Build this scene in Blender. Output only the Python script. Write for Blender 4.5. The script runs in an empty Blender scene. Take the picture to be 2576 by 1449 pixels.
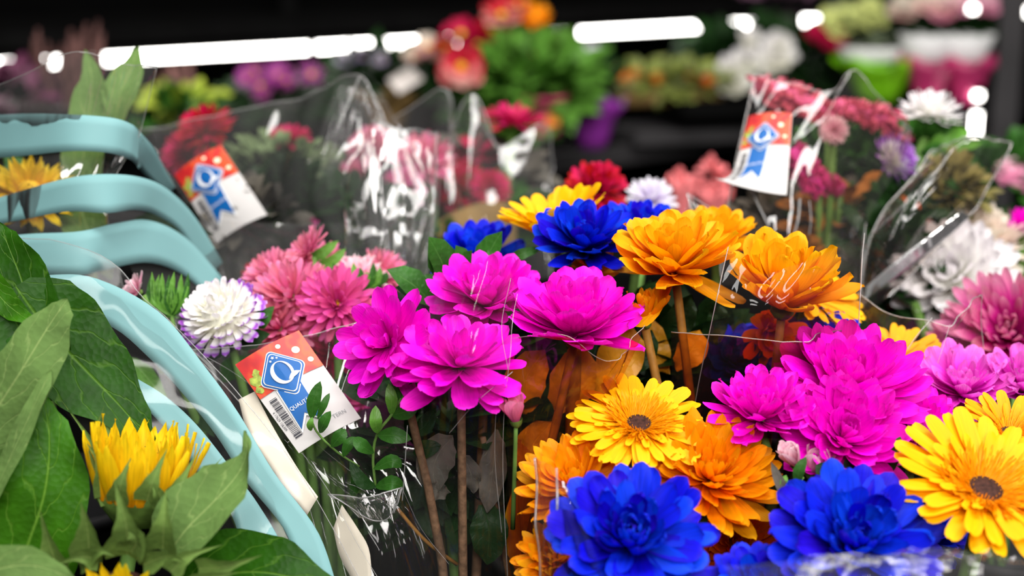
import bpy, math, random
import numpy as np
from mathutils import Vector, Matrix, noise

random.seed(11)
scn = bpy.context.scene
COL = scn.collection
R = math.radians

# ------------------------------------------------------------------ camera
LENS, CAMZ, PITCH = 50.0, 1.45, 14.0
cam_d = bpy.data.cameras.new('camera')
cam_d.lens = LENS; cam_d.sensor_width = 36.0; cam_d.sensor_fit = 'HORIZONTAL'
cam_d.clip_start = 0.02; cam_d.clip_end = 60
cam_d.dof.use_dof = True
cam_d.dof.focus_distance = 0.905
cam_d.dof.aperture_fstop = 3.6
cam = bpy.data.objects.new('camera', cam_d)
COL.objects.link(cam)
cam.location = (0, 0, CAMZ)
cam.rotation_euler = (R(90 - PITCH), 0, 0)
scn.camera = cam
FPX = 2576 * LENS / 36.0
CW = Vector((0, 0, CAMZ))
RIGHT = Vector((1, 0, 0))
FWD = Vector((0, math.cos(R(PITCH)), -math.sin(R(PITCH))))
UPV = Vector((0, math.sin(R(PITCH)), math.cos(R(PITCH))))
def P(x, y, d):
    return CW + FWD * d + RIGHT * ((x - 1288) / FPX * d) + UPV * ((724.5 - y) / FPX * d)
def M(px, d):
    return px * d / FPX

# ------------------------------------------------------------------ world, lights, exposure
w = bpy.data.worlds.new('dark_shop'); scn.world = w
w.use_nodes = True
bg = w.node_tree.nodes['Background']
bg.inputs[0].default_value = (0.55, 0.6, 0.7, 1); bg.inputs[1].default_value = 0.012
def area(name, loc, target, sx, sy, watts, col=(1, 0.97, 0.93)):
    l = bpy.data.lights.new(name, 'AREA'); l.shape = 'RECTANGLE'; l.size = sx; l.size_y = sy
    l.energy = watts; l.color = col
    o = bpy.data.objects.new(name, l); COL.objects.link(o)
    o.location = loc
    o.rotation_euler = (Vector(target) - Vector(loc)).to_track_quat('-Z', 'Y').to_euler()
    return o
area('ceiling_light_over_flowers', (0.45, 0.70, 2.95), (0.35, 0.95, 1.1), 2.0, 0.35, 62)
area('added_fill_over_aisle', (0.55, -0.75, 2.9), (0.2, 0.95, 1.1), 2.0, 0.35, 56)  # unseen lamp added as front fill for the petal faces
area('ceiling_light_by_shelves', (0.4, 2.1, 2.95), (0.2, 2.5, 1.1), 2.6, 0.3, 34)
area('added_fill_behind_camera', (0.5, -2.3, 2.9), (0.2, 0.95, 1.1), 2.4, 0.4, 85)  # added unseen fill behind the camera, flattens the shading on the flowers
vs = scn.view_settings
vs.view_transform = 'Standard'; vs.look = 'None'; vs.gamma = 1.0
vs.use_curve_mapping = False
vs.exposure = 0.0
scn.cycles.transparent_max_bounces = 24
scn.cycles.max_bounces = 6
scn.cycles.diffuse_bounces = 3
scn.cycles.glossy_bounces = 2
scn.cycles.transmission_bounces = 3
scn.cycles.use_denoising = True
scn.cycles.caustics_reflective = False
scn.cycles.caustics_refractive = False

# ------------------------------------------------------------------ materials
def newmat(name):
    m = bpy.data.materials.new(name); m.use_nodes = True
    nt = m.node_tree
    for n in list(nt.nodes): nt.nodes.remove(n)
    out = nt.nodes.new('ShaderNodeOutputMaterial')
    return m, nt, out
def N(nt, typ, **kw):
    n = nt.nodes.new(typ)
    for k, v in kw.items(): setattr(n, k, v)
    return n
def ramp(nt, stops):
    r = N(nt, 'ShaderNodeValToRGB')
    e = r.color_ramp.elements
    while len(e) < len(stops): e.new(0.5)
    for i, (p, c) in enumerate(stops):
        e[i].position = p; e[i].color = (*c, 1)
    return r
def plain(name, col, rough=0.5, spec=0.3, var=0.0, nscale=30, metal=0.0, bump=0.0):
    m, nt, out = newmat(name)
    b = N(nt, 'ShaderNodeBsdfPrincipled')
    b.inputs['Roughness'].default_value = rough; b.inputs['Metallic'].default_value = metal
    b.inputs['Specular IOR Level'].default_value = spec
    tc = N(nt, 'ShaderNodeTexCoord'); nz = N(nt, 'ShaderNodeTexNoise')
    nz.inputs['Scale'].default_value = nscale; nz.inputs['Detail'].default_value = 3
    nt.links.new(tc.outputs['Object'], nz.inputs['Vector'])
    lo = tuple(max(0, c * (1 - var)) for c in col); hi = tuple(min(1, c * (1 + var)) for c in col)
    r = ramp(nt, [(0.3, lo), (0.7, hi)])
    nt.links.new(nz.outputs['Fac'], r.inputs['Fac'])
    nt.links.new(r.outputs['Color'], b.inputs['Base Color'])
    if bump:
        bp = N(nt, 'ShaderNodeBump'); bp.inputs['Strength'].default_value = bump; bp.inputs['Distance'].default_value = 0.002
        nt.links.new(nz.outputs['Fac'], bp.inputs['Height']); nt.links.new(bp.outputs['Normal'], b.inputs['Normal'])
    nt.links.new(b.outputs[0], out.inputs[0])
    return m
def emit(name, col, s):
    m, nt, out = newmat(name)
    e = N(nt, 'ShaderNodeEmission'); e.inputs[0].default_value = (*col, 1); e.inputs[1].default_value = s
    nt.links.new(e.outputs[0], out.inputs[0])
    return m
def petal_mat(name, stops, streak=0.25, trans=0.36, rough=0.55, spec=0.2, hue=0.012, val=0.18):
    """petal tissue: colour from base to tip, lengthwise veins, each petal a little different"""
    m, nt, out = newmat(name)
    L = nt.links.new
    tc = N(nt, 'ShaderNodeTexCoord'); sep = N(nt, 'ShaderNodeSeparateXYZ')
    L(tc.outputs['Generated'], sep.inputs[0])
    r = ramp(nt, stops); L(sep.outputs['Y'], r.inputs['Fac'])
    mp = N(nt, 'ShaderNodeMapping'); mp.inputs['Scale'].default_value = (14, 1.2, 1)
    oi = N(nt, 'ShaderNodeObjectInfo')
    L(tc.outputs['Generated'], mp.inputs['Vector'])
    nz = N(nt, 'ShaderNodeTexNoise', noise_dimensions='4D'); nz.inputs['Scale'].default_value = 1.6; nz.inputs['Detail'].default_value = 3
    L(mp.outputs[0], nz.inputs['Vector'])
    mw = N(nt, 'ShaderNodeMath', operation='MULTIPLY'); mw.inputs[1].default_value = 37
    L(oi.outputs['Random'], mw.inputs[0]); L(mw.outputs[0], nz.inputs['W'])
    hsv = N(nt, 'ShaderNodeHueSaturation')
    h1 = N(nt, 'ShaderNodeMapRange'); h1.inputs['To Min'].default_value = 0.5 - hue; h1.inputs['To Max'].default_value = 0.5 + hue
    L(oi.outputs['Random'], h1.inputs['Value']); L(h1.outputs[0], hsv.inputs['Hue'])
    v1 = N(nt, 'ShaderNodeMapRange'); v1.inputs['From Min'].default_value = 0.3; v1.inputs['From Max'].default_value = 0.72
    v1.inputs['To Min'].default_value = 1 - streak; v1.inputs['To Max'].default_value = 1 + streak * 0.6
    L(nz.outputs['Fac'], v1.inputs['Value'])
    v2 = N(nt, 'ShaderNodeMath', operation='MULTIPLY_ADD'); v2.inputs[1].default_value = -val; v2.inputs[2].default_value = 1.0
    L(oi.outputs['Random'], v2.inputs[0])
    v3 = N(nt, 'ShaderNodeMath', operation='MULTIPLY'); L(v1.outputs[0], v3.inputs[0]); L(v2.outputs[0], v3.inputs[1])
    L(v3.outputs[0], hsv.inputs['Value']); L(r.outputs['Color'], hsv.inputs['Color'])
    b = N(nt, 'ShaderNodeBsdfPrincipled'); b.inputs['Roughness'].default_value = rough; b.inputs['Specular IOR Level'].default_value = spec
    L(hsv.outputs[0], b.inputs['Base Color'])
    bp = N(nt, 'ShaderNodeBump'); bp.inputs['Strength'].default_value = 0.25; bp.inputs['Distance'].default_value = 0.001
    L(nz.outputs['Fac'], bp.inputs['Height']); L(bp.outputs['Normal'], b.inputs['Normal'])
    t = N(nt, 'ShaderNodeBsdfTranslucent'); L(hsv.outputs[0], t.inputs['Color'])
    mx = N(nt, 'ShaderNodeMixShader'); mx.inputs[0].default_value = trans
    L(b.outputs[0], mx.inputs[1]); L(t.outputs[0], mx.inputs[2]); L(mx.outputs[0], out.inputs[0])
    return m
def leaf_mat(name, col, vein, trans=0.2, rough=0.45, spec=0.35, freq=7.0, mottled=0.35, vs_=0.5):
    """leaf blade: midrib and slanted side veins from the leaf's own u,v, fine net relief"""
    m, nt, out = newmat(name)
    L = nt.links.new
    uv = N(nt, 'ShaderNodeUVMap'); sep = N(nt, 'ShaderNodeSeparateXYZ'); L(uv.outputs[0], sep.inputs[0])
    def mth(op, a, b=None, c=None):
        n = N(nt, 'ShaderNodeMath', operation=op)
        for i, x in enumerate((a, b, c)):
            if x is None: continue
            if isinstance(x, (int, float)): n.inputs[i].default_value = x
            else: L(x, n.inputs[i])
        return n.outputs[0]
    au = mth('ABSOLUTE', mth('MULTIPLY_ADD', sep.outputs['X'], 2.0, -1.0))
    nz0 = N(nt, 'ShaderNodeTexNoise'); nz0.inputs['Scale'].default_value = 6
    L(uv.outputs[0], nz0.inputs['Vector'])
    ph = mth('MULTIPLY_ADD', sep.outputs['Y'], freq, mth('MULTIPLY', au, -1.7))
    ph = mth('ADD', ph, mth('MULTIPLY', nz0.outputs['Fac'], 0.9))
    side = mth('ABSOLUTE', mth('SUBTRACT', mth('FRACT', ph), 0.5))
    sv = mth('SUBTRACT', 1.0, mth('MULTIPLY', side, 16.0)); sv = mth('MAXIMUM', sv, 0.0)
    mid = mth('MAXIMUM', mth('SUBTRACT', 1.0, mth('MULTIPLY', au, 22.0)), 0.0)
    v = mth('MINIMUM', mth('ADD', mth('MULTIPLY', sv, vs_), mid), 1.0)
    tc = N(nt, 'ShaderNodeTexCoord'); nz = N(nt, 'ShaderNodeTexNoise'); nz.inputs['Scale'].default_value = 45; nz.inputs['Detail'].default_value = 5
    L(tc.outputs['Object'], nz.inputs['Vector'])
    lo = tuple(c * (1 - mottled) for c in col); hi = tuple(min(1, c * (1 + mottled)) for c in col)
    r = ramp(nt, [(0.3, lo), (0.72, hi)]); L(nz.outputs['Fac'], r.inputs['Fac'])
    mix = N(nt, 'ShaderNodeMixRGB'); L(v, mix.inputs[0]); L(r.outputs['Color'], mix.inputs[1]); mix.inputs[2].default_value = (*vein, 1)
    vo = N(nt, 'ShaderNodeTexVoronoi'); vo.inputs['Scale'].default_value = 260; L(tc.outputs['Object'], vo.inputs['Vector'])
    hgt = mth('ADD', mth('MULTIPLY', v, -0.6), mth('MULTIPLY', vo.outputs['Distance'], 0.5))
    bp = N(nt, 'ShaderNodeBump'); bp.inputs['Strength'].default_value = 0.45; bp.inputs['Distance'].default_value = 0.0015
    L(hgt, bp.inputs['Height'])
    b = N(nt, 'ShaderNodeBsdfPrincipled'); b.inputs['Roughness'].default_value = rough; b.inputs['Specular IOR Level'].default_value = spec
    L(mix.outputs[0], b.inputs['Base Color']); L(bp.outputs['Normal'], b.inputs['Normal'])
    t = N(nt, 'ShaderNodeBsdfTranslucent'); L(mix.outputs[0], t.inputs['Color'])
    mx = N(nt, 'ShaderNodeMixShader'); mx.inputs[0].default_value = trans
    L(b.outputs[0], mx.inputs[1]); L(t.outputs[0], mx.inputs[2]); L(mx.outputs[0], out.inputs[0])
    return m
def film_mat(name, stops=None, haze=0.018, rough=0.05, scale=22, bump=0.22, tint=(0.97, 0.97, 0.97), dist=0.004, refl=0.8, axis='X'):
    """thin clear wrapping film: lets light straight through, mirrors lamps at its wrinkles; printed tint runs up the sheet"""
    m, nt, out = newmat(name)
    L = nt.links.new
    uv = N(nt, 'ShaderNodeUVMap')
    tr = N(nt, 'ShaderNodeBsdfTransparent'); tr.inputs[0].default_value = (*tint, 1)
    if stops:
        sep = N(nt, 'ShaderNodeSeparateXYZ'); L(uv.outputs[0], sep.inputs[0])
        r = ramp(nt, stops); L(sep.outputs[axis], r.inputs['Fac']); L(r.outputs['Color'], tr.inputs[0])
    gl = N(nt, 'ShaderNodeBsdfGlossy'); gl.inputs['Roughness'].default_value = rough; gl.inputs[0].default_value = (1, 1, 1, 1)
    df = N(nt, 'ShaderNodeBsdfDiffuse'); df.inputs[0].default_value = (0.8, 0.8, 0.8, 1)
    tl = N(nt, 'ShaderNodeBsdfTranslucent'); tl.inputs[0].default_value = (0.8, 0.8, 0.8, 1)
    ad = N(nt, 'ShaderNodeMixShader'); ad.inputs[0].default_value = 0.5; L(df.outputs[0], ad.inputs[1]); L(tl.outputs[0], ad.inputs[2])
    mp = N(nt, 'ShaderNodeMapping'); mp.inputs['Scale'].default_value = (1.5, 0.09, 1.0); L(uv.outputs[0], mp.inputs['Vector'])
    nz = N(nt, 'ShaderNodeTexNoise', noise_type='RIDGED_MULTIFRACTAL'); nz.inputs['Scale'].default_value = scale * 0.3; nz.inputs['Detail'].default_value = 2.5
    L(mp.outputs[0], nz.inputs['Vector'])
    bp = N(nt, 'ShaderNodeBump'); bp.inputs['Strength'].default_value = bump; bp.inputs['Distance'].default_value = dist
    L(nz.outputs['Fac'], bp.inputs['Height'])
    fr = N(nt, 'ShaderNodeFresnel'); fr.inputs['IOR'].default_value = 1.55
    L(bp.outputs['Normal'], gl.inputs['Normal']); L(bp.outputs['Normal'], fr.inputs['Normal'])
    m1 = N(nt, 'ShaderNodeMixShader'); m1.inputs[0].default_value = haze
    L(tr.outputs[0], m1.inputs[1]); L(ad.outputs[0], m1.inputs[2])
    fm = N(nt, 'ShaderNodeMath', operation='MULTIPLY'); fm.inputs[1].default_value = refl; fm.use_clamp = True
    L(fr.outputs[0], fm.inputs[0])
    m2 = N(nt, 'ShaderNodeMixShader'); L(fm.outputs[0], m2.inputs[0]); L(m1.outputs[0], m2.inputs[1]); L(gl.outputs[0], m2.inputs[2])
    L(m2.outputs[0], out.inputs[0])
    return m

MT = {}
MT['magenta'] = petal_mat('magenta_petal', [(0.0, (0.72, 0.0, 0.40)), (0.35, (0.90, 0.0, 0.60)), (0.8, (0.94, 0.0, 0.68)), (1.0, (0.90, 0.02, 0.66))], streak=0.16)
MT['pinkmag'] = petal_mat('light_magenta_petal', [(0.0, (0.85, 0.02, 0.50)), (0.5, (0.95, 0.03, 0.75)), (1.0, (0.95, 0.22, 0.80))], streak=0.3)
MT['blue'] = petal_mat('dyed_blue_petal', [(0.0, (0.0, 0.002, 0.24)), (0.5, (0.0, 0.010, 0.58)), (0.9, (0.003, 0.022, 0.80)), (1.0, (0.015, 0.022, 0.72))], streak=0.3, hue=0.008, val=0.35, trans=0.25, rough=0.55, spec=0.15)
MT['orange'] = petal_mat('orange_petal', [(0.0, (0.80, 0.10, 0.0)), (0.35, (0.95, 0.25, 0.0)), (0.8, (1.0, 0.36, 0.0)), (1.0, (1.0, 0.42, 0.005))], streak=0.15, hue=0.012)
MT['amber'] = petal_mat('amber_petal', [(0.0, (0.92, 0.20, 0.0)), (0.4, (1.0, 0.36, 0.0)), (1.0, (1.0, 0.50, 0.005))], streak=0.14)
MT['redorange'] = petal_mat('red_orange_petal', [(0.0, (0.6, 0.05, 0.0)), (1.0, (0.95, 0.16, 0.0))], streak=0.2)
MT['yellow'] = petal_mat('yellow_petal', [(0.0, (0.95, 0.36, 0.0)), (0.4, (1.0, 0.47, 0.0)), (1.0, (1.0, 0.53, 0.0))], streak=0.12, hue=0.006, val=0.1)
MT['sunflower'] = petal_mat('sunflower_petal', [(0.0, (0.85, 0.30, 0.0)), (0.3, (0.95, 0.55, 0.0)), (1.0, (1.0, 0.72, 0.01))], streak=0.3, hue=0.006, val=0.12)
MT['whitepurple'] = petal_mat('white_purple_tipped_petal', [(0.0, (0.88, 0.86, 0.72)), (0.55, (0.92, 0.9, 0.9)), (0.68, (0.75, 0.6, 0.88)), (0.8, (0.35, 0.05, 0.6)), (0.95, (0.5, 0.2, 0.7)), (1.0, (0.8, 0.7, 0.9))], streak=0.1, hue=0.01, val=0.08)
MT['white'] = petal_mat('white_petal', [(0.0, (0.85, 0.84, 0.66)), (0.5, (0.92, 0.9, 0.88)), (1.0, (0.92, 0.88, 0.92))], streak=0.06, val=0.06)
MT['lilac'] = petal_mat('white_lilac_petal', [(0.0, (0.6, 0.45, 0.8)), (0.5, (0.82, 0.75, 0.92)), (1.0, (0.9, 0.88, 0.95))], streak=0.1)
MT['pink'] = petal_mat('pink_petal', [(0.0, (0.75, 0.10, 0.25)), (0.5, (0.88, 0.19, 0.36)), (1.0, (0.92, 0.30, 0.46))], streak=0.25, hue=0.02, val=0.25)
MT['hotpink'] = petal_mat('hot_pink_petal', [(0.0, (0.7, 0.03, 0.28)), (1.0, (0.9, 0.13, 0.42))], streak=0.25, hue=0.02, val=0.25)
MT['palepink'] = petal_mat('pale_pink_petal', [(0.0, (0.85, 0.25, 0.45)), (0.6, (0.93, 0.5, 0.62)), (1.0, (0.95, 0.74, 0.79))], streak=0.2)
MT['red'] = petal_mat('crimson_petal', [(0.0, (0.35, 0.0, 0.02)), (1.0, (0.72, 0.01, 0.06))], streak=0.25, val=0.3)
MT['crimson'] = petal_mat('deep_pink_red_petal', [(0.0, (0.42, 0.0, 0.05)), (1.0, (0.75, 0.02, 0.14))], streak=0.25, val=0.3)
MT['cream'] = petal_mat('cream_pink_petal', [(0.0, (0.9, 0.35, 0.4)), (0.4, (0.92, 0.75, 0.65)), (1.0, (0.92, 0.85, 0.72))], streak=0.15)
MT['spider'] = petal_mat('wine_magenta_petal', [(0.0, (0.45, 0.0, 0.15)), (0.6, (0.65, 0.02, 0.28)), (1.0, (0.85, 0.35, 0.5))], streak=0.3)
MT['purple'] = petal_mat('mauve_petal', [(0.0, (0.4, 0.02, 0.3)), (1.0, (0.62, 0.16, 0.5))])
MT['poppy'] = petal_mat('red_petal_pale_base', [(0.0, (0.9, 0.6, 0.5)), (0.35, (0.85, 0.35, 0.3)), (0.55, (0.75, 0.03, 0.03)), (1.0, (0.6, 0.01, 0.02))])
MT['sun_dark'] = leaf_mat('sunflower_leaf_face', (0.013, 0.060, 0.002), (0.07, 0.16, 0.015), freq=5, spec=0.12)
MT['sun_mid'] = leaf_mat('sunflower_leaf_bright', (0.032, 0.125, 0.004), (0.11, 0.24, 0.025), freq=5, spec=0.12)
MT['sun_pale'] = leaf_mat('sunflower_leaf_underside', (0.10, 0.18, 0.045), (0.22, 0.31, 0.10), rough=0.75, spec=0.15, freq=5, mottled=0.2)
MT['bract'] = leaf_mat('sunflower_bract', (0.10, 0.17, 0.035), (0.24, 0.32, 0.09), rough=0.7, spec=0.15, freq=3, mottled=0.3, vs_=0.15)
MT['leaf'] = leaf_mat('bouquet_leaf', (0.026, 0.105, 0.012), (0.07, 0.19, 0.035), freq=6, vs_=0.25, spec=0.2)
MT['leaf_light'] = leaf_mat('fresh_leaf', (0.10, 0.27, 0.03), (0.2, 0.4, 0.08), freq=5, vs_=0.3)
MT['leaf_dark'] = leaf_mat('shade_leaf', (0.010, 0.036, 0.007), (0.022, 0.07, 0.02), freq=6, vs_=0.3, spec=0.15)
MT['leaf_grey'] = leaf_mat('grey_brown_leaf', (0.085, 0.075, 0.06), (0.16, 0.15, 0.12), freq=4, rough=0.7)
MT['leaf_amber'] = leaf_mat('amber_leaf', (0.75, 0.36, 0.02), (0.9, 0.5, 0.04), freq=4, rough=0.4)
MT['stem_green'] = plain('green_stem', (0.10, 0.2, 0.04), 0.6, 0.2, 0.3, 60)
MT['stem_brown'] = plain('brown_ribbed_stem', (0.16, 0.09, 0.05), 0.7, 0.2, 0.35, 200, bump=0.4)
MT['stem_amber'] = plain('amber_stem', (0.28, 0.13, 0.02), 0.6, 0.2, 0.3, 120)
MT['calyx'] = plain('green_calyx', (0.09, 0.16, 0.03), 0.6, 0.2, 0.4, 80)
MT['disc_brown'] = plain('dark_flower_disc', (0.035, 0.012, 0.008), 0.8, 0.2, 0.6, 400, bump=0.6)
MT['disc_yellow'] = plain('yellow_flower_disc', (0.75, 0.45, 0.02), 0.7, 0.2, 0.3, 300, bump=0.5)
MT['teal'] = plain('turquoise_print', (0.15, 0.30, 0.31), 0.6, 0.15, 0.05, 14)
MT['clear'] = film_mat('clear_film')
MT['clear_soft'] = film_mat('clear_film_hazy', haze=0.05, rough=0.1, bump=0.3)
MT['clear_shiny'] = film_mat('clear_film_crinkled', haze=0.055, rough=0.08, bump=0.6, scale=36, dist=0.005, refl=1.1)
MT['amberpurple'] = film_mat('orange_to_purple_film', [(0.0, (0.85, 0.40, 0.06)), (0.35, (0.90, 0.52, 0.15)), (0.55, (0.72, 0.36, 0.45)), (0.75, (0.66, 0.32, 0.78)), (1.0, (0.72, 0.42, 0.72))], haze=0.008, bump=0.2, refl=0.6)
MT['amberfilm'] = film_mat('orange_film', [(0.0, (0.98, 0.72, 0.34)), (0.5, (0.92, 0.54, 0.16)), (1.0, (0.96, 0.64, 0.24))], haze=0.008, bump=0.25, refl=0.6)
MT['browntint'] = film_mat('brown_tinted_film', [(0.0, (0.95, 0.88, 0.83)), (1.0, (0.95, 0.87, 0.82))], haze=0.02, bump=0.3, refl=0.8)
MT['clear_matte'] = film_mat('clear_film_soft_gloss', haze=0.012, rough=0.12, bump=0.2, refl=0.3)
MT['clear_deep'] = film_mat('clear_film_thin', haze=0.006, rough=0.05, bump=0.2, refl=0.28)
MT['fringe'] = petal_mat('gerbera_fringe', [(0.0, (0.85, 0.28, 0.0)), (1.0, (1.0, 0.40, 0.0))], streak=0.1)
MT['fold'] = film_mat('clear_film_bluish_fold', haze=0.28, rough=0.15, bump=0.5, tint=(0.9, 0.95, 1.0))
MT['edge'] = film_mat('film_edge_and_glint', haze=0.30, rough=0.2, bump=0.0)  # whitish film for cut edges and for painted glare streaks
MT['paper'] = plain('cream_paper', (0.58, 0.53, 0.44), 0.8, 0.1, 0.07, 25)
MT['kraft'] = plain('brown_paper', (0.16, 0.10, 0.035), 0.8, 0.1, 0.3, 25)
MT['rack'] = plain('black_rack_metal', (0.004, 0.004, 0.004), 1.0, 0.0, 0.2, 10)
MT['rack_edge'] = plain('charcoal_shelf_edge', (0.035, 0.033, 0.035), 0.5, 0.3, 0.2, 10)
MT['wall'] = plain('black_wall', (0.002, 0.002, 0.002), 1.0, 0.0, 0.2, 3)
MT['floor'] = plain('dark_floor', (0.03, 0.03, 0.032), 0.5, 0.3, 0.3, 4)
MT['bucket'] = plain('black_plastic', (0.008, 0.008, 0.009), 0.6, 0.15, 0.2, 20)
MT['led'] = emit('led_strip_light', (1.0, 0.97, 0.92), 14)
MT['heather'] = plain('dried_heather', (0.10, 0.05, 0.045), 0.9, 0.05, 0.5, 80)
MT['pot_pink'] = plain('pink_pot', (0.75, 0.08, 0.20), 0.5, 0.3, 0.15, 9)
MT['pot_orange'] = plain('orange_pot_print', (0.85, 0.24, 0.03), 0.5, 0.3, 0.2, 30)
MT['pot_purple'] = plain('purple_wrap', (0.22, 0.025, 0.27), 0.4, 0.4, 0.35, 14)
MT['pot_lime'] = plain('lime_wrap', (0.22, 0.62, 0.01), 0.4, 0.4, 0.2, 14)
MT['pot_white'] = plain('white_wrap', (0.62, 0.62, 0.62), 0.5, 0.3, 0.1, 14)
MT['pot_rose'] = plain('rose_wrap', (0.55, 0.04, 0.16), 0.4, 0.4, 0.3, 14)
MT['pot_dark'] = plain('dark_pot', (0.04, 0.03, 0.03), 0.5, 0.3, 0.2, 14)
MT['salmon'] = plain('salmon_wrap', (0.72, 0.18, 0.19), 0.6, 0.2, 0.25, 12)
MT['tan'] = plain('tan_tag', (0.6, 0.55, 0.52), 0.7, 0.1, 0.06, 12)
MT['card'] = plain('white_card', (0.50, 0.485, 0.48), 0.5, 0.3, 0.03, 40)
MT['blue_print'] = plain('blue_print', (0.002, 0.085, 0.30), 0.5, 0.3, 0.04, 40)
MT['white_print'] = plain('white_print', (0.66, 0.67, 0.68), 0.5, 0.3, 0.0)
MT['black_print'] = plain('black_print', (0.04, 0.04, 0.05), 0.6, 0.2, 0.0)
MT['grey_print'] = plain('grey_print', (0.25, 0.26, 0.27), 0.6, 0.2, 0.0)
MT['cream_print'] = plain('cream_print', (0.9, 0.7, 0.5), 0.6, 0.2, 0.0)
MT['lime_print'] = plain('lime_print', (0.26, 0.32, 0.06), 0.6, 0.2, 0.5, 300)
def red_print():
    m, nt, out = newmat('red_picture_print')
    L = nt.links.new
    uv = N(nt, 'ShaderNodeUVMap'); nz = N(nt, 'ShaderNodeTexNoise'); nz.inputs['Scale'].default_value = 3.5; nz.inputs['Detail'].default_value = 2
    L(uv.outputs[0], nz.inputs['Vector'])
    r = ramp(nt, [(0.3, (0.28, 0.006, 0.012)), (0.45, (0.42, 0.012, 0.012)), (0.56, (0.52, 0.07, 0.012)), (0.7, (0.42, 0.015, 0.06))])
    L(nz.outputs['Fac'], r.inputs['Fac'])
    b = N(nt, 'ShaderNodeBsdfPrincipled'); b.inputs['Roughness'].default_value = 0.5
    L(r.outputs['Color'], b.inputs['Base Color']); L(b.outputs[0], out.inputs[0])
    return m
MT['red_print'] = red_print()

# ------------------------------------------------------------------ builders
def link(o, parent=None):
    COL.objects.link(o)
    if parent is not None: o.parent = parent
    return o
def tag(o, label=None, cat=None, group=None, kind=None):
    if label: o['label'] = label
    if cat: o['category'] = cat
    if group: o['group'] = group
    if kind: o['kind'] = kind
    return o
def mesh(name, verts, faces, mat, uv=None, smooth=True):
    me = bpy.data.meshes.new(name)
    me.from_pydata([tuple(v) for v in verts], [], faces)
    me.materials.append(MT[mat] if isinstance(mat, str) else mat)
    if smooth: me.polygons.foreach_set('use_smooth', [True] * len(me.polygons))
    if uv is not None:
        ul = me.uv_layers.new(name='UVMap')
        li = np.empty(len(me.loops), dtype=np.int32); me.loops.foreach_get('vertex_index', li)
        ul.data.foreach_set('uv', np.asarray(uv, dtype=np.float32)[li].ravel())
    me.update()
    return me
def obj(name, verts, faces, mat, parent=None, uv=None, smooth=True):
    return link(bpy.data.objects.new(name, mesh(name, verts, faces, mat, uv, smooth)), parent)
def empty(name, mw):
    o = bpy.data.objects.new(name, None); o.empty_display_size = 0.01
    link(o); o.matrix_world = mw if isinstance(mw, Matrix) else Matrix.Translation(mw)
    return o
def grid_faces(nu, nv, off=0):
    f = []
    for j in range(nv - 1):
        for i in range(nu - 1):
            a = off + j * nu + i
            f.append((a, a + 1, a + nu + 1, a + nu))
    return f
def lerp_table(t, tab):
    for (a, va), (b, vb) in zip(tab, tab[1:]):
        if t <= b:
            k = (t - a) / (b - a); k = k * k * (3 - 2 * k)
            return va + (vb - va) * k
    return tab[-1][1]
def crom(pts, t):
    n = len(pts) - 1
    x = min(max(t, 0), 1) * n; i = min(int(x), n - 1); k = x - i
    p1, p2 = pts[i], pts[i + 1]
    p0 = pts[i - 1] if i > 0 else p1 * 2 - p2
    p3 = pts[i + 2] if i + 2 <= n else p2 * 2 - p1
    return 0.5 * ((2 * p1) + (p2 - p0) * k + (2 * p0 - 5 * p1 + 4 * p2 - p3) * k * k + (3 * p1 - p0 - 3 * p2 + p3) * k ** 3)
def tube(pts, rads, sides=7, cap=True):
    """verts, faces of a tube along points"""
    V, F = [], []
    n = len(pts)
    for i, p in enumerate(pts):
        t = (pts[min(i + 1, n - 1)] - pts[max(i - 1, 0)]).normalized()
        a = t.cross(Vector((0.3, 1, 0.2))).normalized(); b = t.cross(a)
        r = rads[i] if isinstance(rads, (list, tuple)) else rads
        for s in range(sides):
            th = 2 * math.pi * s / sides
            V.append(p + a * (r * math.cos(th)) + b * (r * math.sin(th)))
    for i in range(n - 1):
        for s in range(sides):
            s2 = (s + 1) % sides
            F.append((i * sides + s, i * sides + s2, (i + 1) * sides + s2, (i + 1) * sides + s))
    if cap:
        F.append(tuple(range(sides))[::-1]); F.append(tuple(range((n - 1) * sides, n * sides)))
    return V, F
def axis_matrix(loc, tilt, lean, spin=0.0):
    a = Vector((math.sin(R(lean)), -math.sin(R(tilt)) * math.cos(R(lean)), math.cos(R(tilt)) * math.cos(R(lean))))
    q = Vector((0, 0, 1)).rotation_difference(a)
    return Matrix.Translation(loc) @ q.to_matrix().to_4x4() @ Matrix.Rotation(spin, 4, 'Z')

PROF = {
    'mum':     [(0, .38), (.2, .62), (.45, .93), (.66, 1.0), (.84, .88), (.94, .62), (1, .10)],
    'narrow':  [(0, .45), (.3, .8), (.6, 1.0), (.82, .88), (.94, .5), (1, .1)],
    'gerbera': [(0, .35), (.25, .72), (.55, 1.0), (.84, .97), (.95, .72), (1, .3)],
    'ray':     [(0, .4), (.25, .9), (.5, 1.0), (.75, .72), (.92, .3), (1, .03)],
    'strap':   [(0, .55), (.3, .85), (.7, 1.0), (.9, .85), (1, .35)],
    'thin':    [(0, .6), (.5, .8), (.85, 1.0), (1, .4)],
}
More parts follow.
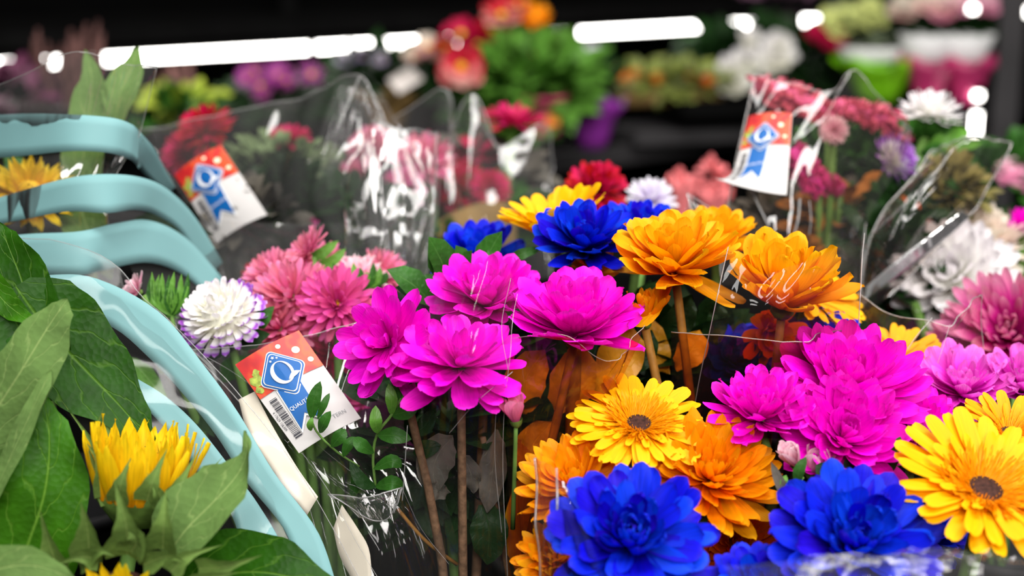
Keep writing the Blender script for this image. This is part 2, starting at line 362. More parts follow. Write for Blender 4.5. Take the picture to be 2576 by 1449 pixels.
#        width, cup, curl (end angle, rad), wave
PET = {
    'mum': (0.37, 0.32, 0.5, 0.03), 'spoon': (0.40, 0.55, 1.0, 0.02), 'narrow': (0.27, 0.35, 0.45, 0.02),
    'gerbera': (0.25, 0.18, -0.15, 0.015), 'ray': (0.26, 0.25, 0.25, 0.03), 'strap': (0.20, 0.35, 0.5, 0.02),
    'bloss': (0.40, 0.5, 0.8, 0.02), 'thin': (0.10, 0.5, 0.5, 0.03), 'round': (0.75, 0.2, 0.3, 0.05), 'reflex': (0.42, 0.25, -0.7, 0.04),
}
PROFOF = {'mum': 'mum', 'spoon': 'mum', 'narrow': 'narrow', 'gerbera': 'gerbera', 'ray': 'ray', 'strap': 'strap', 'bloss': 'strap', 'thin': 'thin', 'round': 'mum', 'reflex': 'mum'}
_pc = {}
def petal_geo(kind, seed, nu=5, nv=9):
    W, cup, curl, wave = PET[kind]
    rnd = random.Random(seed * 101 + len(kind) * 7)
    prof = PROF[PROFOF[kind]]
    cu = curl * rnd.uniform(-0.2, 1.5); cp = cup * rnd.uniform(0.6, 1.3); tw = rnd.uniform(-0.25, 0.25); sk = rnd.uniform(-0.08, 0.08)
    ph = rnd.uniform(0, 6)
    V = []
    y = z = 0.0; pv = 0.0
    for j in range(nv):
        v = 1 - (1 - j / (nv - 1)) ** 1.5
        a = cu * v * v
        y += math.cos(a) * (v - pv); z += math.sin(a) * (v - pv); pv = v
        hw = W * 0.5 * lerp_table(v, prof)
        for i in range(nu):
            u = 2 * i / (nu - 1) - 1
            th = tw * v
            c = cp * W * 0.5 * (u * u) * (0.4 + 0.6 * math.sin(math.pi * min(1, v + .15)))
            wv = wave * math.sin(ph + 5 * v + 2 * u) * v
            x0 = u * hw
            zz = c + wv
            V.append(Vector((x0 * math.cos(th) - zz * math.sin(th) + sk * v * v, y - math.sin(a) * zz, z + math.cos(a) * (x0 * math.sin(th) + zz * math.cos(th)))))
    return V, grid_faces(nu, nv)
def petal_mesh(kind, seed, mat):
    k = (kind, seed, mat)
    if k not in _pc:
        V, F = petal_geo(kind, seed)
        _pc[k] = mesh('petal', V, F, mat)
    return _pc[k]
NPETAL = [0]
def petals(parent, kind, mat, n, e, L, rb, zb, rnd, je=6, jl=0.08, jroll=14, phase=None, nvar=4, wscale=1.0, name='petal', az0=0, azr=360):
    ph = rnd.uniform(0, 360) if phase is None else phase
    for i in range(n):
        az = R(az0 + ph * (azr == 360) + azr * (i + rnd.uniform(-.25, .25)) / n)
        s = L * rnd.uniform(1 - jl, 1 + jl * .6)
        m = (Matrix.Rotation(az, 4, 'Z') @ Matrix.Translation((0, rb, zb)) @ Matrix.Rotation(R(e + rnd.uniform(-je, je)), 4, 'X')
             @ Matrix.Rotation(R(rnd.uniform(-6, 6)), 4, 'Z') @ Matrix.Rotation(R(rnd.uniform(-jroll, jroll)), 4, 'Y')
             @ Matrix.Diagonal((s * wscale * rnd.uniform(.9, 1.1), s, s, 1)))
        o = bpy.data.objects.new(name, petal_mesh(kind, rnd.randrange(nvar), mat))
        COL.objects.link(o); o.parent = parent; o.matrix_basis = m
        NPETAL[0] += 1
def merged_petals(specs, seed):
    """verts/faces of many petals in one mesh (specs: kind,n,e,L,rb,zb)"""
    rnd = random.Random(seed)
    VV, FF = [], []
    for kind, n, e, L, rb, zb in specs:
        ph = rnd.uniform(0, 360)
        for i in range(n):
            V, F = petal_geo(kind, rnd.randrange(4), 3, 4)
            az = R(ph + 360 * (i + rnd.uniform(-.3, .3)) / n); s = L * rnd.uniform(.88, 1.08)
            m = (Matrix.Rotation(az, 4, 'Z') @ Matrix.Translation((0, rb, zb)) @ Matrix.Rotation(R(e + rnd.uniform(-8, 8)), 4, 'X')
                 @ Matrix.Rotation(R(rnd.uniform(-12, 12)), 4, 'Y') @ Matrix.Scale(s, 4))
            o = len(VV); VV += [m @ v for v in V]; FF += [tuple(o + k for k in f) for f in F]
    return VV, FF
def lathe(prof, sides=20):
    V, F = [], []
    for r, z in prof:
        for s in range(sides):
            th = 2 * math.pi * s / sides
            V.append(Vector((r * math.cos(th), r * math.sin(th), z)))
    for i in range(len(prof) - 1):
        for s in range(sides):
            s2 = (s + 1) % sides
            F.append((i * sides + s, i * sides + s2, (i + 1) * sides + s2, (i + 1) * sides + s))
    return V, F
def stem_part(root, tip_world, to_world, r, mat, bend=0.0, name='stem', parent=None):
    """stem from a flower's base down to a point, in root's local space"""
    inv = root.matrix_world.inverted()
    a, b = inv @ tip_world, inv @ to_world
    mid = (a + b) * 0.5 + inv.to_3x3() @ Vector((bend, 0, 0.0))
    pts = [crom([a, mid, b], k / 6) for k in range(7)]
    V, F = tube(pts, [r * (1.0 + 0.25 * k / 6) for k in range(7)], 7)
    return obj(name, V, F, mat, root)

BASES = {}
def flower_root(name, px, py, d, tilt, lean, label, cat, group, spin=0.0):
    root = empty(name, axis_matrix(P(px, py, d), tilt, lean, spin))
    return tag(root, label, cat, group)
BIND = {'mix_left': P(1170, 1900, 0.95), 'mix_back': P(1480, 1500, 1.12), 'mix_mid': P(1850, 1700, 1.0), 'front': P(1650, 2050, 0.86),
        'front_right': P(2250, 2050, 0.86), 'pink_front': P(860, 1800, 1.02), 'pink_back': P(760, 1250, 1.36), 'mid_back': P(1180, 1000, 1.45),
        'right': P(2060, 1150, 1.28), 'far_right': P(2520, 1450, 1.15), 'sun_front': P(150, 2200, 0.80), 'sun_back': P(150, 1350, 1.12)}
def drop(root, bind, r, mat='stem_green', bend=0.0, spread=0.25):
    p = root.matrix_world.translation
    b = BIND[bind]
    to = b + (p - b) * spread * 0.6
    to.z = b.z
    return stem_part(root, p - (root.matrix_world.to_3x3() @ Vector((0, 0, 1))) * 0.004, to, r, mat, bend)

RINGS = {
    'bowl': [('mum', 13, 10, 1.0, .06), ('mum', 13, 24, 1.0, .055), ('mum', 12, 38, .92, .045), ('mum', 12, 52, .80, .04), ('mum', 10, 65, .66, .03), ('mum', 8, 78, .5, .02)],
    'open': [('mum', 11, 0, 1.0, .07), ('mum', 11, 20, .97, .06), ('mum', 10, 42, .78, .045), ('mum', 9, 62, .55, .03)],
    'spoon': [('mum', 14, -4, 1.0, .08), ('mum', 15, 10, .97, .08), ('mum', 15, 22, .86, .075), ('spoon', 15, 34, .70, .07), ('spoon', 14, 46, .54, .065), ('spoon', 13, 58, .40, .06), ('spoon', 11, 70, .29, .05), ('spoon', 8, 80, .2, .03)],
    'deco': [('narrow', 18, -4, 1.0, .07), ('narrow', 18, 10, .97, .065), ('narrow', 17, 24, .90, .06), ('narrow', 16, 38, .80, .05), ('narrow', 14, 52, .66, .045), ('narrow', 12, 66, .5, .03), ('narrow', 9, 78, .36, .02)],
    'pompon': [('strap', 22, -18, .92, .1), ('strap', 22, -2, 1.0, .1), ('strap', 20, 16, .98, .1), ('strap', 18, 34, .92, .09), ('strap', 16, 52, .84, .08), ('strap', 12, 70, .76, .05)],
    'ball': [('bloss', 22, -25, .46, .52, -.10), ('bloss', 24, -5, .48, .52, .0), ('bloss', 24, 14, .46, .50, .12), ('bloss', 22, 32, .42, .45, .24), ('bloss', 18, 50, .38, .36, .34), ('bloss', 14, 66, .34, .25, .42), ('bloss', 9, 80, .30, .12, .47)],
    'aster': [('strap', 24, 2, 1.0, .12), ('strap', 22, 16, .9, .11), ('strap', 18, 32, .72, .1)],
    'dome': [('strap', 22, -8, 1.0, .12), ('strap', 20, 10, .97, .12), ('strap', 17, 28, .9, .1), ('strap', 14, 46, .82, .08), ('strap', 10, 66, .72, .05)],
    'half': [('mum', 9, 25, 1.0, .06), ('mum', 9, 45, .9, .05), ('mum', 8, 62, .7, .03)],
}
def mum(px, py, d, rpx, style, mat, tilt, lean, label, group, bind=None, bend=0.0, seed=None, center=None, stem='stem_green',
        cat='flower', name='chrysanthemum', ws=1.0, je=9, lean_rings=0, stray=0):
    rnd = random.Random(seed if seed is not None else int(px * 7 + py * 13))
    root = flower_root(name, px, py, d, tilt, lean, label, cat, group)
    L = M(rpx, d)
    for kind, n, e, l, rb, *zz in RINGS[style]:
        mt = mat if mat != 'white2' else ('whitepurple' if e < 20 else 'white')
        petals(root, kind, mt, n, e + lean_rings, L * l * 0.95, L * rb, L * zz[0] if zz else L * (0.02 + 0.002 * e) * 0.6, rnd, je=je, wscale=ws)
    if stray: petals(root, 'mum', mat, stray, -20, L * 1.0, L * .05, -L * .02, rnd, je=14, wscale=.8)
    if style == 'ball':
        V, F = lathe([(L * .05, -L * .25), (L * .45, -L * .18), (L * .56, 0), (L * .5, L * .2), (L * .3, L * .4), (L * .001, L * .47)], 16)
        obj('receptacle', V, F, MT['white'] if mat == 'white2' else mat, root)
    # tight unopened florets in the middle
    if center != 'none':
        cm = center or ('white' if mat == 'white2' else mat)
        V, F = merged_petals([('spoon', 7, 80, L * .2, L * .05, L * .06), ('spoon', 6, 84, L * .16, L * .03, L * .07), ('spoon', 4, 88, L * .13, L * .01, L * .08)], 3)
        tag(obj('centre_florets', V, F, cm, root), kind='stuff')
    V, F = lathe([(L * .02, -L * .14), (L * .10, -L * .10), (L * .15, -L * .03), (L * .14, L * .03), (L * .02, L * .06)], 12)
    obj('calyx', V, F, 'calyx', root)
    if bind: drop(root, bind, M(11, d), stem, bend)
    return root
def gerbera(px, py, d, rpx, tilt, lean, label, group, bind=None, mat='yellow', seed=5, e0=4, fringe=True, name='gerbera', n=24, bend=0):
    rnd = random.Random(seed)
    root = flower_root(name, px, py, d, tilt, lean, label, 'flower', group)
    L = M(rpx, d)
    petals(root, 'gerbera', mat, n, e0, L * .82, L * .18, 0, rnd, je=4, jroll=8)
    petals(root, 'gerbera', mat, n, e0 + 7, L * .78, L * .17, L * .02, rnd, je=4, jroll=8)
    petals(root, 'gerbera', mat, n - 4, e0 + 14, L * .52, L * .15, L * .03, rnd, je=4, jroll=8, wscale=.8)
    if fringe:
        V, F = merged_petals([('thin', 60, 12, L * .38, L * .2, L * .02), ('thin', 60, 19, L * .32, L * .19, L * .03), ('thin', 56, 26, L * .26, L * .18, L * .035),
                              ('thin', 50, 34, L * .19, L * .17, L * .04), ('thin', 46, 42, L * .13, L * .16, L * .04)], seed)
        tag(obj('inner_fringe', V, F, 'fringe' if mat == 'yellow' else mat, root), kind='stuff')
    V, F = lathe([(L * .19, 0), (L * .18, L * .04), (L * .10, L * .055), (L * .0, L * .045)], 20)
    obj('disc', V, F, 'disc_brown', root)
    V, F = merged_petals([('spoon', 14, 70, L * .035, L * .135, L * .04)], seed)
    tag(obj('pollen_florets', V, F, 'yellow', root), kind='stuff')
    V, F = lathe([(L * .05, -L * .22), (L * .13, -L * .16), (L * .2, -L * .05), (L * .18, 0)], 14)
    obj('calyx', V, F, 'calyx', root)
    if bind: drop(root, bind, M(13, d), 'stem_green', bend)
    return root
def leaf_geo(mid, width, normal, fold=0.15, prof='leaf', nu=7, nv=13, edge=0.0, droop=0.0):
    LP = {'leaf': [(0, .08), (.12, .55), (.35, 1.0), (.6, .85), (.85, .38), (1, .01)], 'oval': [(0, .1), (.2, .7), (.5, 1.0), (.8, .75), (.95, .3), (1, .02)],
          'bract': [(0, .9), (.2, 1.0), (.45, .62), (.7, .22), (1, .015)], 'band': [(0, 1), (1, 1)], 'heart': [(0, .3), (.1, .85), (.28, 1.0), (.55, .8), (.8, .4), (.94, .12), (1, .01)], 'tailed': [(0, .3), (.12, .85), (.3, 1.0), (.48, .82), (.62, .40), (.78, .17), (1, .01)]}[prof]
    V, UV = [], []
    n = Vector(normal).normalized()
    for j in range(nv):
        v = j / (nv - 1)
        p = crom(mid, v); t = (crom(mid, min(1, v + .02)) - crom(mid, max(0, v - .02))).normalized()
        s = t.cross(n).normalized(); nn = s.cross(t).normalized()
        hw = width * lerp_table(v, LP)
        for i in range(nu):
            u = 2 * i / (nu - 1) - 1
            wv = edge * math.sin(v * 17 + u * 2) * abs(u)
            V.append(p + s * (u * hw) + nn * (fold * hw * abs(u) ** 1.4 + wv - droop * hw * u * u))
            UV.append(((u + 1) / 2, v))
    return V, grid_faces(nu, nv), UV
def leaf(pts, wpx, mat, parent=None, normal=None, fold=0.15, prof='leaf', edge=0.0, name='leaf', droop=0.0, nu=7, nv=13):
    mid = [P(*p) for p in pts]
    d = pts[len(pts) // 2][2]
    nrm = normal if normal is not None else -FWD
    V, F, UV = leaf_geo(mid, M(wpx, d), nrm, fold, prof, nu, nv, edge, droop)
    if parent is not None:
        inv = parent.matrix_world.inverted(); V = [inv @ v for v in V]
    return obj(name, V, F, mat, parent, UV)
def local(parent, V):
    inv = parent.matrix_world.inverted()
    return [inv @ v for v in V]
def sheet(rows, mat, parent=None, wr=0.003, nu=40, nv=30, seed=0, name='film_panel', freq=7.0, stretch=0.3):
    """a film panel through a net of (px,py,d) points; rows run bottom to top; ridged wrinkles along its height"""
    g = [[P(*q) for q in r] for r in rows]
    pts, UV = [], []
    for j in range(nv):
        v = j / (nv - 1)
        for i in range(nu):
            u = i / (nu - 1)
            pts.append(crom([crom(r, u) for r in g], v)); UV.append((u, v))
    out = []
    for j in range(nv):
        for i in range(nu):
            a = pts[j * nu + min(i + 1, nu - 1)] - pts[j * nu + max(i - 1, 0)]
            b = pts[min(j + 1, nv - 1) * nu + i] - pts[max(j - 1, 0) * nu + i]
            n = a.cross(b)
            n = n.normalized() if n.length > 1e-12 else Vector((0, -1, 0))
            u, v = UV[j * nu + i]
            k = noise.noise(Vector((u * freq + seed * 3.1, v * freq * stretch, seed)))
            k2 = noise.noise(Vector((u * freq * 2.3 + seed, v * freq * stretch * 1.8 + 5, seed + 9)))
            out.append(pts[j * nu + i] + n * (wr * (1.2 - 2.6 * abs(k)) + wr * 0.5 * k2))
    if parent is not None: out = local(parent, out)
    o = obj(name, out, grid_faces(nu, nv), mat, parent, UV)
    return o, out, nu, nv
def film_edge_glint(parent, pts, rpx=1.3, name='film_edge_glint', loc=False, mat='edge'):  # wider tubes stand in for lamp reflections on film creases
    """pale tube for film cut edges and painted crease highlights, along world points or px triples"""
    q = [Vector(p) if loc else P(*p) for p in pts]
    n = 28
    c = [crom(q, k / n) for k in range(n + 1)]
    if not loc: c = local(parent, c)
    V, F = tube(c, M(rpx * .7, 0.95), 5)
    return obj(name, V, F, mat, parent)
def rim_of(res, parent, side='top', r=0.0003):
    o, V, nu, nv = res
    if side == 'top': c = V[(nv - 1) * nu:]
    elif side == 'left': c = [V[j * nu] for j in range(nv)]
    elif side == 'right': c = [V[j * nu + nu - 1] for j in range(nv)]
    Vt, F = tube(c, r, 5)
    return obj('film_edge_glint', Vt, F, 'edge', parent)
def strip(top, bot, mat, parent, name, nu=30, thick=0.0006, nv=5):
    """a flat band between two edges given as px triples, with real thickness"""
    a = [P(*p) for p in top]; b = [P(*p) for p in bot]
    V, UV = [], []
    for j in range(nv):
        for i in range(nu):
            u = i / (nu - 1); v = j / (nv - 1)
            V.append(crom(a, u).lerp(crom(b, u), v)); UV.append((u, v))
    F = grid_faces(nu, nv)
    n = len(V)
    V += [p + FWD * thick for p in V[:n]]; UV += UV[:n]
    F += [tuple(n + k for k in f)[::-1] for f in F]
    ring = [i for i in range(nu)] + [j * nu + nu - 1 for j in range(1, nv)] + [(nv - 1) * nu + i for i in range(nu - 2, -1, -1)] + [j * nu for j in range(nv - 2, 0, -1)]
    for k in range(len(ring)):
        p, q = ring[k], ring[(k + 1) % len(ring)]
        F.append((q, p, p + n, q + n))
    if parent is not None: V = local(parent, V)
    return obj(name, V, F, mat, parent, UV)
def box(name, c, size, mat, parent=None, rotz=0.0, bevel=0.0):
    sx, sy, sz = (s / 2 for s in size)
    m = Matrix.Translation(c) @ Matrix.Rotation(rotz, 4, 'Z')
    V = [m @ Vector((x * sx, y * sy, z * sz)) for x in (-1, 1) for y in (-1, 1) for z in (-1, 1)]
    F = [(0, 1, 3, 2), (4, 6, 7, 5), (0, 4, 5, 1), (2, 3, 7, 6), (0, 2, 6, 4), (1, 5, 7, 3)]
    if parent is not None: V = local(parent, V)
    return obj(name, V, F, mat, parent, smooth=False)

# ------------------------------------------------------------------ the setting
def plane(name, corners, mat):
    return tag(obj(name, [Vector(c) for c in corners], [(0, 1, 2, 3)], mat, smooth=False), kind='structure')
plane('floor', [(-6, -2, 0), (8, -2, 0), (8, 8, 0), (-6, 8, 0)], 'floor')
plane('wall_back', [(-6, 7.5, 0), (8, 7.5, 0), (8, 7.5, 4), (-6, 7.5, 4)], 'wall')

# ------------------------------------------------------------------ shelving rack behind the bouquets
A = P(-300, 175, 2.43); B = P(1800, 67, 3.64)
A.z = B.z = 1.222
SD = (B - A).normalized(); SN = Vector((-SD.y, SD.x, 0)); ANG = math.atan2(SD.y, SD.x)
def on_rack(px, dz, back=0.0):
    """world point on the rack line seen at column px, dz above its deck at z 0.97, moved back from the front edge"""
    best = None
    k = (px - 1288) / FPX
    # depth d: point = CW + FWD*d + RIGHT*k*d ; horizontal y = d*cos(pitch) - z part; solve with z free (approx by ground distance)
    o = A + SN * back
    # x = k*d ; y ~ d*c + h*s, with h from z target
    z = 0.97 + dz
    c, s = math.cos(R(PITCH)), math.sin(R(PITCH))
    # point Q = o + SD*t at height z; its depth = y*c - (z-CAMZ)*s ; need x = k*depth
    t = (k * ((o.y) * c - (z - CAMZ) * s) - o.x) / (SD.x - k * SD.y * c)
    q = o + SD * t; q.z = z
    return q
def rack_box(name, z, back0, back1, h, mat, parent, t0=-0.8, t1=4.6):
    c = A + SD * ((t0 + t1) / 2) + SN * ((back0 + back1) / 2); c.z = z
    return box(name, c, (t1 - t0, back1 - back0, h), mat, parent, ANG)
rack = tag(empty('plant_rack', Vector((A.x, A.y, 0))), 'long black metal plant rack with lit shelves behind the bouquets', 'rack')
rack_box('shelf', 0.955, -0.12, 0.42, 0.02, 'rack', rack)
tag(rack_box('shelf_edge', 0.945, -0.135, -0.12, 0.045, 'rack_edge', rack), 'charcoal front edge of the lower shelf')
rack_box('shelf', 1.262, 0.02, 0.52, 0.03, 'rack', rack)
rack_box('back_panel', 1.2, 0.55, 0.57, 2.2, 'wall', rack)
for k in range(4):
    c = A + SD * (-0.6 + 1.55 * k) + SN * 0.3
    box('post', (c.x, c.y, 0.95), (0.04, 0.04, 1.9), 'rack', rack, ANG)
rack_box('shelf', 0.55, -0.12, 0.52, 0.03, 'rack', rack)
# LED strip: separate lamps along the underside of the upper shelf
def led(t0, t1, label, z=1.222, h=0.02, back=0.0):
    c = A + SD * ((t0 + t1) / 2) + SN * back; c.z = z
    r = empty('led_strip', c); tag(r, label, 'light', 'led strips on the plant rack')
    box('diffuser', c, (t1 - t0, 0.014, h), 'led', r, ANG)
    c2 = c + Vector((0, 0, h / 2 + 0.004)) + SN * 0.004
    box('housing', c2, (t1 - t0 + 0.01, 0.03, 0.008), 'rack', r, ANG)
def tx(px): return (on_rack(px, 0.252) - A).dot(SD)
led(tx(-260), tx(48), 'bright white led strip at the far left end of the rack')
led(tx(112), tx(150), 'short led lamp between the heather and the glossy sleeve corner')
led(tx(225), tx(250), 'tiny led lamp behind the tall pale sunflower leaf')
led(tx(262), tx(772), 'longest bright white led strip above the heather and mauve daisies')
led(tx(800), tx(1060), 'bright led strip above the dark foliage with a white tag')
led(tx(1130), tx(1430), 'led strip mostly hidden behind tall red and orange blooms')
led(tx(1462), tx(1752), 'bright led strip above the purple wrapped pot')

# second rack, right
rack2 = tag(empty('plant_rack', Vector((1.6, 4.4, 0))), 'dark plant rack with bagged pots behind the pink wrapped bouquet', 'rack')
C0, C1 = P(1780, 262, 3.55), P(2700, 210, 3.75)
box('shelf', ((C0 + C1) / 2), ((C1 - C0).length + .3, 0.5, 0.03), 'rack', rack2, math.atan2((C1 - C0).y, (C1 - C0).x))
box('shelf', P(2240, 40, 4.1), (1.4, 0.3, 0.02), 'rack', rack2)
box('back_panel', P(2240, 300, 4.5), (2.0, 0.03, 2.4), 'wall', rack2)
box('post', P(2500, 500, 3.5), (0.06, 0.06, 2.0), 'rack_edge', rack2)
box('shelf', P(1715, 330, 3.45), (0.32, 0.2, 0.03), 'rack_edge', rack2, 0.3)
def led2(px0, px1, py, d, label):
    r = tag(empty('led_strip', P((px0 + px1) / 2, py, d)), label, 'light', 'led strips on the right rack')
    a, b = P(px0, py, d), P(px1, py, d)
    box('diffuser', (a + b) / 2, ((b - a).length, 0.014, 0.022), 'led', r)
    box('housing', (a + b) / 2 + Vector((0, 0.006, 0.016)), ((b - a).length + .01, 0.03, 0.008), 'rack', r)
led2(1836, 1975, 62, 3.7, 'short led strip above the white flowering pot plant')
led2(2020, 2062, 52, 3.7, 'tiny led lamp above the red flowers')
led2(2525, 2640, 30, 3.7, 'led strip in the upper right corner')
for (x, y, h, lb) in ((2460, 240, 0.016, 'small round led reflection as a glowing spot beside the rose wrapped pots'), (2455, 310, 0.05, 'upright oblong led reflection as a glowing spot above the white purple aster'), (2447, 22, 0.014, 'small led spot above the rose wrapped pots')):  # the two lower discs are led reflections built as glowing bodies
    c = P(x, y, 3.3)
    r = tag(empty('led_glow', c), lb, 'light', 'glowing led discs on the right rack')
    V, F = lathe([(0.001, -h / 2), (0.009, -h / 2), (0.009, h / 2), (0.001, h / 2)], 12)
    obj('glow_body', V, F, 'led', r)
    V, F = lathe([(0.010, h / 2), (0.012, h / 2 + .003), (0.012, h / 2 + .012), (0.001, h / 2 + .014)], 12)
    obj('glow_cap', V, F, 'rack', r)

# ------------------------------------------------------------------ blurred pot plants on the racks
def foliage(name, root, center, rx, ry, rz, n, lsize, mat, seed):
    rnd = random.Random(seed); V, F, UV = [], [], []
    for i in range(n):
        a = rnd.uniform(0, 2 * math.pi); b = math.acos(rnd.uniform(-1, 1)); q = rnd.uniform(.55, 1)
        dv = Vector((math.cos(a) * math.sin(b), math.sin(a) * math.sin(b), math.cos(b)))
        c = center + Vector((dv.x * rx, dv.y * ry, dv.z * rz)) * q
        t = (dv + Vector((rnd.uniform(-.8, .8), rnd.uniform(-.8, .8), rnd.uniform(-.3, .6)))).normalized()
        s = lsize * rnd.uniform(.7, 1.3)
        LV, LF, LU = leaf_geo([c, c + t * s * .5 + Vector((0, 0, s * .08)), c + t * s], s * .28, Vector((rnd.uniform(-.4, .4), -.5, 1)), .2, 'oval', 3, 5)
        o = len(V); V += LV; UV += LU; F += [tuple(o + k for k in f) for f in LF]
    V = local(root, V)
    return tag(obj(name, V, F, mat, root, UV), kind='stuff')
def bloom(root, c, r, mat, tilt=35, lean=0, n=14, kind='strap', disc='disc_yellow', name='bloom', layers=2):
    specs = [(kind, n, 8 + 22 * i, r * (1 - .18 * i), r * .15, 0.0) for i in range(layers)]
    V, F = merged_petals(specs, int(abs(c.x) * 1000) + 7)
    m = axis_matrix(c, tilt, lean); inv = root.matrix_world.inverted()
    b = obj(name, [inv @ m @ v for v in V], F, mat, root)
    if disc:
        V, F = lathe([(r * .24, 0), (r * .2, r * .1), (0.0001, r * .14)], 10)
        obj('disc', [inv @ m @ v for v in V], F, disc, b)
    return b
def pot(root, base, r, h, mat, wrap=False, name='pot'):
    V, F = lathe([(r * .02, 0), (r * .68, 0), (r * .72, h * .1), (r, h * .9), (r * 1.06, h * .9), (r * 1.08, h), (r * .98, h), (r * .9, h * .8), (r * .02, h * .78)], 20)
    if wrap:
        V, F = lathe([(r * .02, 0), (r * .55, 0), (r * .7, h * .3), (r * .95, h * .75), (r * 1.3, h), (r * 1.28, h * .99), (r * .9, h * .72), (r * .02, h * .7)], 24)
        V = [Vector((v.x * (1 + .07 * math.sin(7 * math.atan2(v.y, v.x)) * (v.z / h)), v.y * (1 + .07 * math.sin(7 * math.atan2(v.y, v.x)) * (v.z / h)), v.z + h * .10 * math.sin(5 * math.atan2(v.y, v.x) + 1) * (v.z / h) ** 3)) for v in V]
    off = root.matrix_world.inverted() @ base
    return obj(name, [v + off for v in V], F, mat, root)
def potted(name, px, py_base, d, label, group='pot plants on the racks'):
    return tag(empty(name, P(px, py_base, d)), label, 'plant', group)

# heather
def heather(px0, px1, ytop, ybot, d, label, seed):
    rnd = random.Random(seed)
    root = potted('dried_heather', (px0 + px1) / 2, ybot, d, label, 'dried heather bundles on the rack')
    for i in range(int((px1 - px0) / 12)):
        x = rnd.uniform(px0, px1); dd = d + rnd.uniform(-.05, .05)
        a = P(x * .7 + (px0 + px1) * .15, ybot, dd); b = P(x + rnd.uniform(-15, 15), ytop + rnd.uniform(-20, 50), dd)
        pts = [crom([a, (a + b) / 2 + Vector((rnd.uniform(-.01, .01), 0, 0)), b], k / 5) for k in range(6)]
        V, F = tube(local(root, pts), [.004, .004, .006, .008, .007, .002], 5)
        obj('twig', V, F, 'heather', root)
    pot(root, P((px0 + px1) / 2, ybot + 30, d), M((px1 - px0) * .5, d), M(70, d), 'pot_dark')
heather(40, 250, 70, 300, 2.52, 'dried brown heather bundle at the far left under the led strip', 3)
heather(385, 560, 150, 300, 2.85, 'dried brown heather behind the lime green pot plant', 4)
r_ = potted('pot_plant', 60, 330, 2.5, 'plum coloured pot plant seen through the clear sunflower sleeve')
foliage('foliage', r_, P(40, 240, 2.5), .07, .06, .05, 90, .04, plain('plum_leaf', (0.12, 0.03, 0.07), .5, .3, .4), 9)
pot(r_, P(60, 360, 2.5), .05, .07, 'pot_dark')
r_ = potted('pot_plant', 445, 350, 2.45, 'small lime and yellow leafy plant behind the clear sunflower sleeve')
foliage('foliage', r_, P(450, 305, 2.45), .065, .05, .04, 130, .04, 'leaf', 10)
foliage('young_leaves', r_, P(460, 262, 2.45), .055, .045, .018, 60, .035, plain('lime_leaf', (0.42, 0.52, 0.06), .5, .3, .3), 11)
pot(r_, P(445, 400, 2.45), .05, .06, 'pot_dark')
# mauve daisies
r_ = potted('daisy_plant', 700, 330, 2.8, 'mauve pink daisy plant under the longest led strip')
foliage('foliage', r_, P(710, 262, 2.8), .10, .07, .035, 160, .045, 'leaf_dark', 12)
for (x, y, q) in ((622, 195, 30), (655, 215, 28), (700, 188, 36), (720, 200, 30), (784, 187, 32), (640, 180, 24), (660, 235, 24)):
    bloom(r_, P(x, y, 2.74), M(q, 2.74), 'purple', 60, 0, 14)
pot(r_, P(700, 330, 2.8), .05, .06, 'pot_dark')
# white plant and tag
r_ = potted('pot_plant', 930, 300, 2.95, 'white flowering plant in brown paper beneath the led strip')
foliage('foliage', r_, P(960, 195, 2.95), .12, .08, .05, 220, .045, 'leaf_dark', 13)
for (x, y, q) in ((870, 150, 26), (910, 140, 26), (1075, 118, 36), (1040, 140, 26), (960, 150, 22), (1095, 140, 20)):
    bloom(r_, P(x, y, 2.9), M(q, 2.9), 'cream' if x > 1000 else 'lilac', 40, 0, 10, 'round')
pot(r_, P(975, 330, 2.9), .055, .08, 'kraft', True)
t_ = tag(empty('plant_tag', P(1018, 200, 2.8)), 'blank pale grey square tag hung on the dark leafy plant', 'tag')
obj('card', local(t_, [P(975, 200, 2.8), P(1030, 165, 2.8), P(1066, 198, 2.82), P(1003, 236, 2.8), P(975, 200, 2.801), P(1030, 165, 2.801), P(1066, 198, 2.821), P(1003, 236, 2.801)]),
    [(0, 3, 2, 1), (4, 5, 6, 7), (0, 1, 5, 4), (1, 2, 6, 5), (2, 3, 7, 6), (3, 0, 4, 7)], 'tan', t_, smooth=False)
V, F = tube(local(t_, [P(1030, 168, 2.8), P(1036, 150, 2.81), P(1030, 130, 2.83)]), .0012, 5); obj('string', V, F, 'tan', t_)
# tall red and orange blooms in a pink pot
r_ = potted('gerbera_pot_plant', 1365, 335, 2.85, 'tall red and orange flowering plant in a pink and orange pot')
foliage('foliage', r_, P(1330, 215, 2.87), .125, .08, .075, 380, .06, 'leaf_light', 14)
foliage('lower_foliage', r_, P(1290, 270, 2.9), .13, .08, .04, 160, .05, 'leaf', 15)
bloom(r_, P(1160, 168, 2.72), M(56, 2.72), 'poppy', 70, 0, 12, 'round')
for (x, y, q, m_) in ((1160, 85, 46, 'red'), (1120, 120, 34, 'red'), (1262, 38, 52, 'poppy'), (1235, 75, 44, 'red'), (1200, 110, 36, 'red'), (1345, 45, 40, 'amber'), (1320, 22, 28, 'amber'), (1365, 128, 36, 'orange'), (1300, 15, 30, 'poppy'), (1400, 140, 24, 'orange')):
    bl = bloom(r_, P(x, y, 2.84), M(q, 2.84), m_, 40, 0, 14, 'mum')
    V, F = tube(local(r_, [P(x, y, 2.84), P(x * .6 + 540, y * .5 + 80, 2.86), P(1340, 250, 2.87)]), .0025, 5); obj('stem', V, F, 'stem_green', r_)
p_ = pot(r_, P(1365, 338, 2.85), M(62, 2.85), M(100, 2.85), 'pot_pink')
obj('printed_patch', local(r_, [P(1372, 318, 2.80), P(1405, 315, 2.805), P(1418, 248, 2.80), P(1384, 246, 2.795)]), [(0, 1, 2, 3)], 'pot_orange', p_)
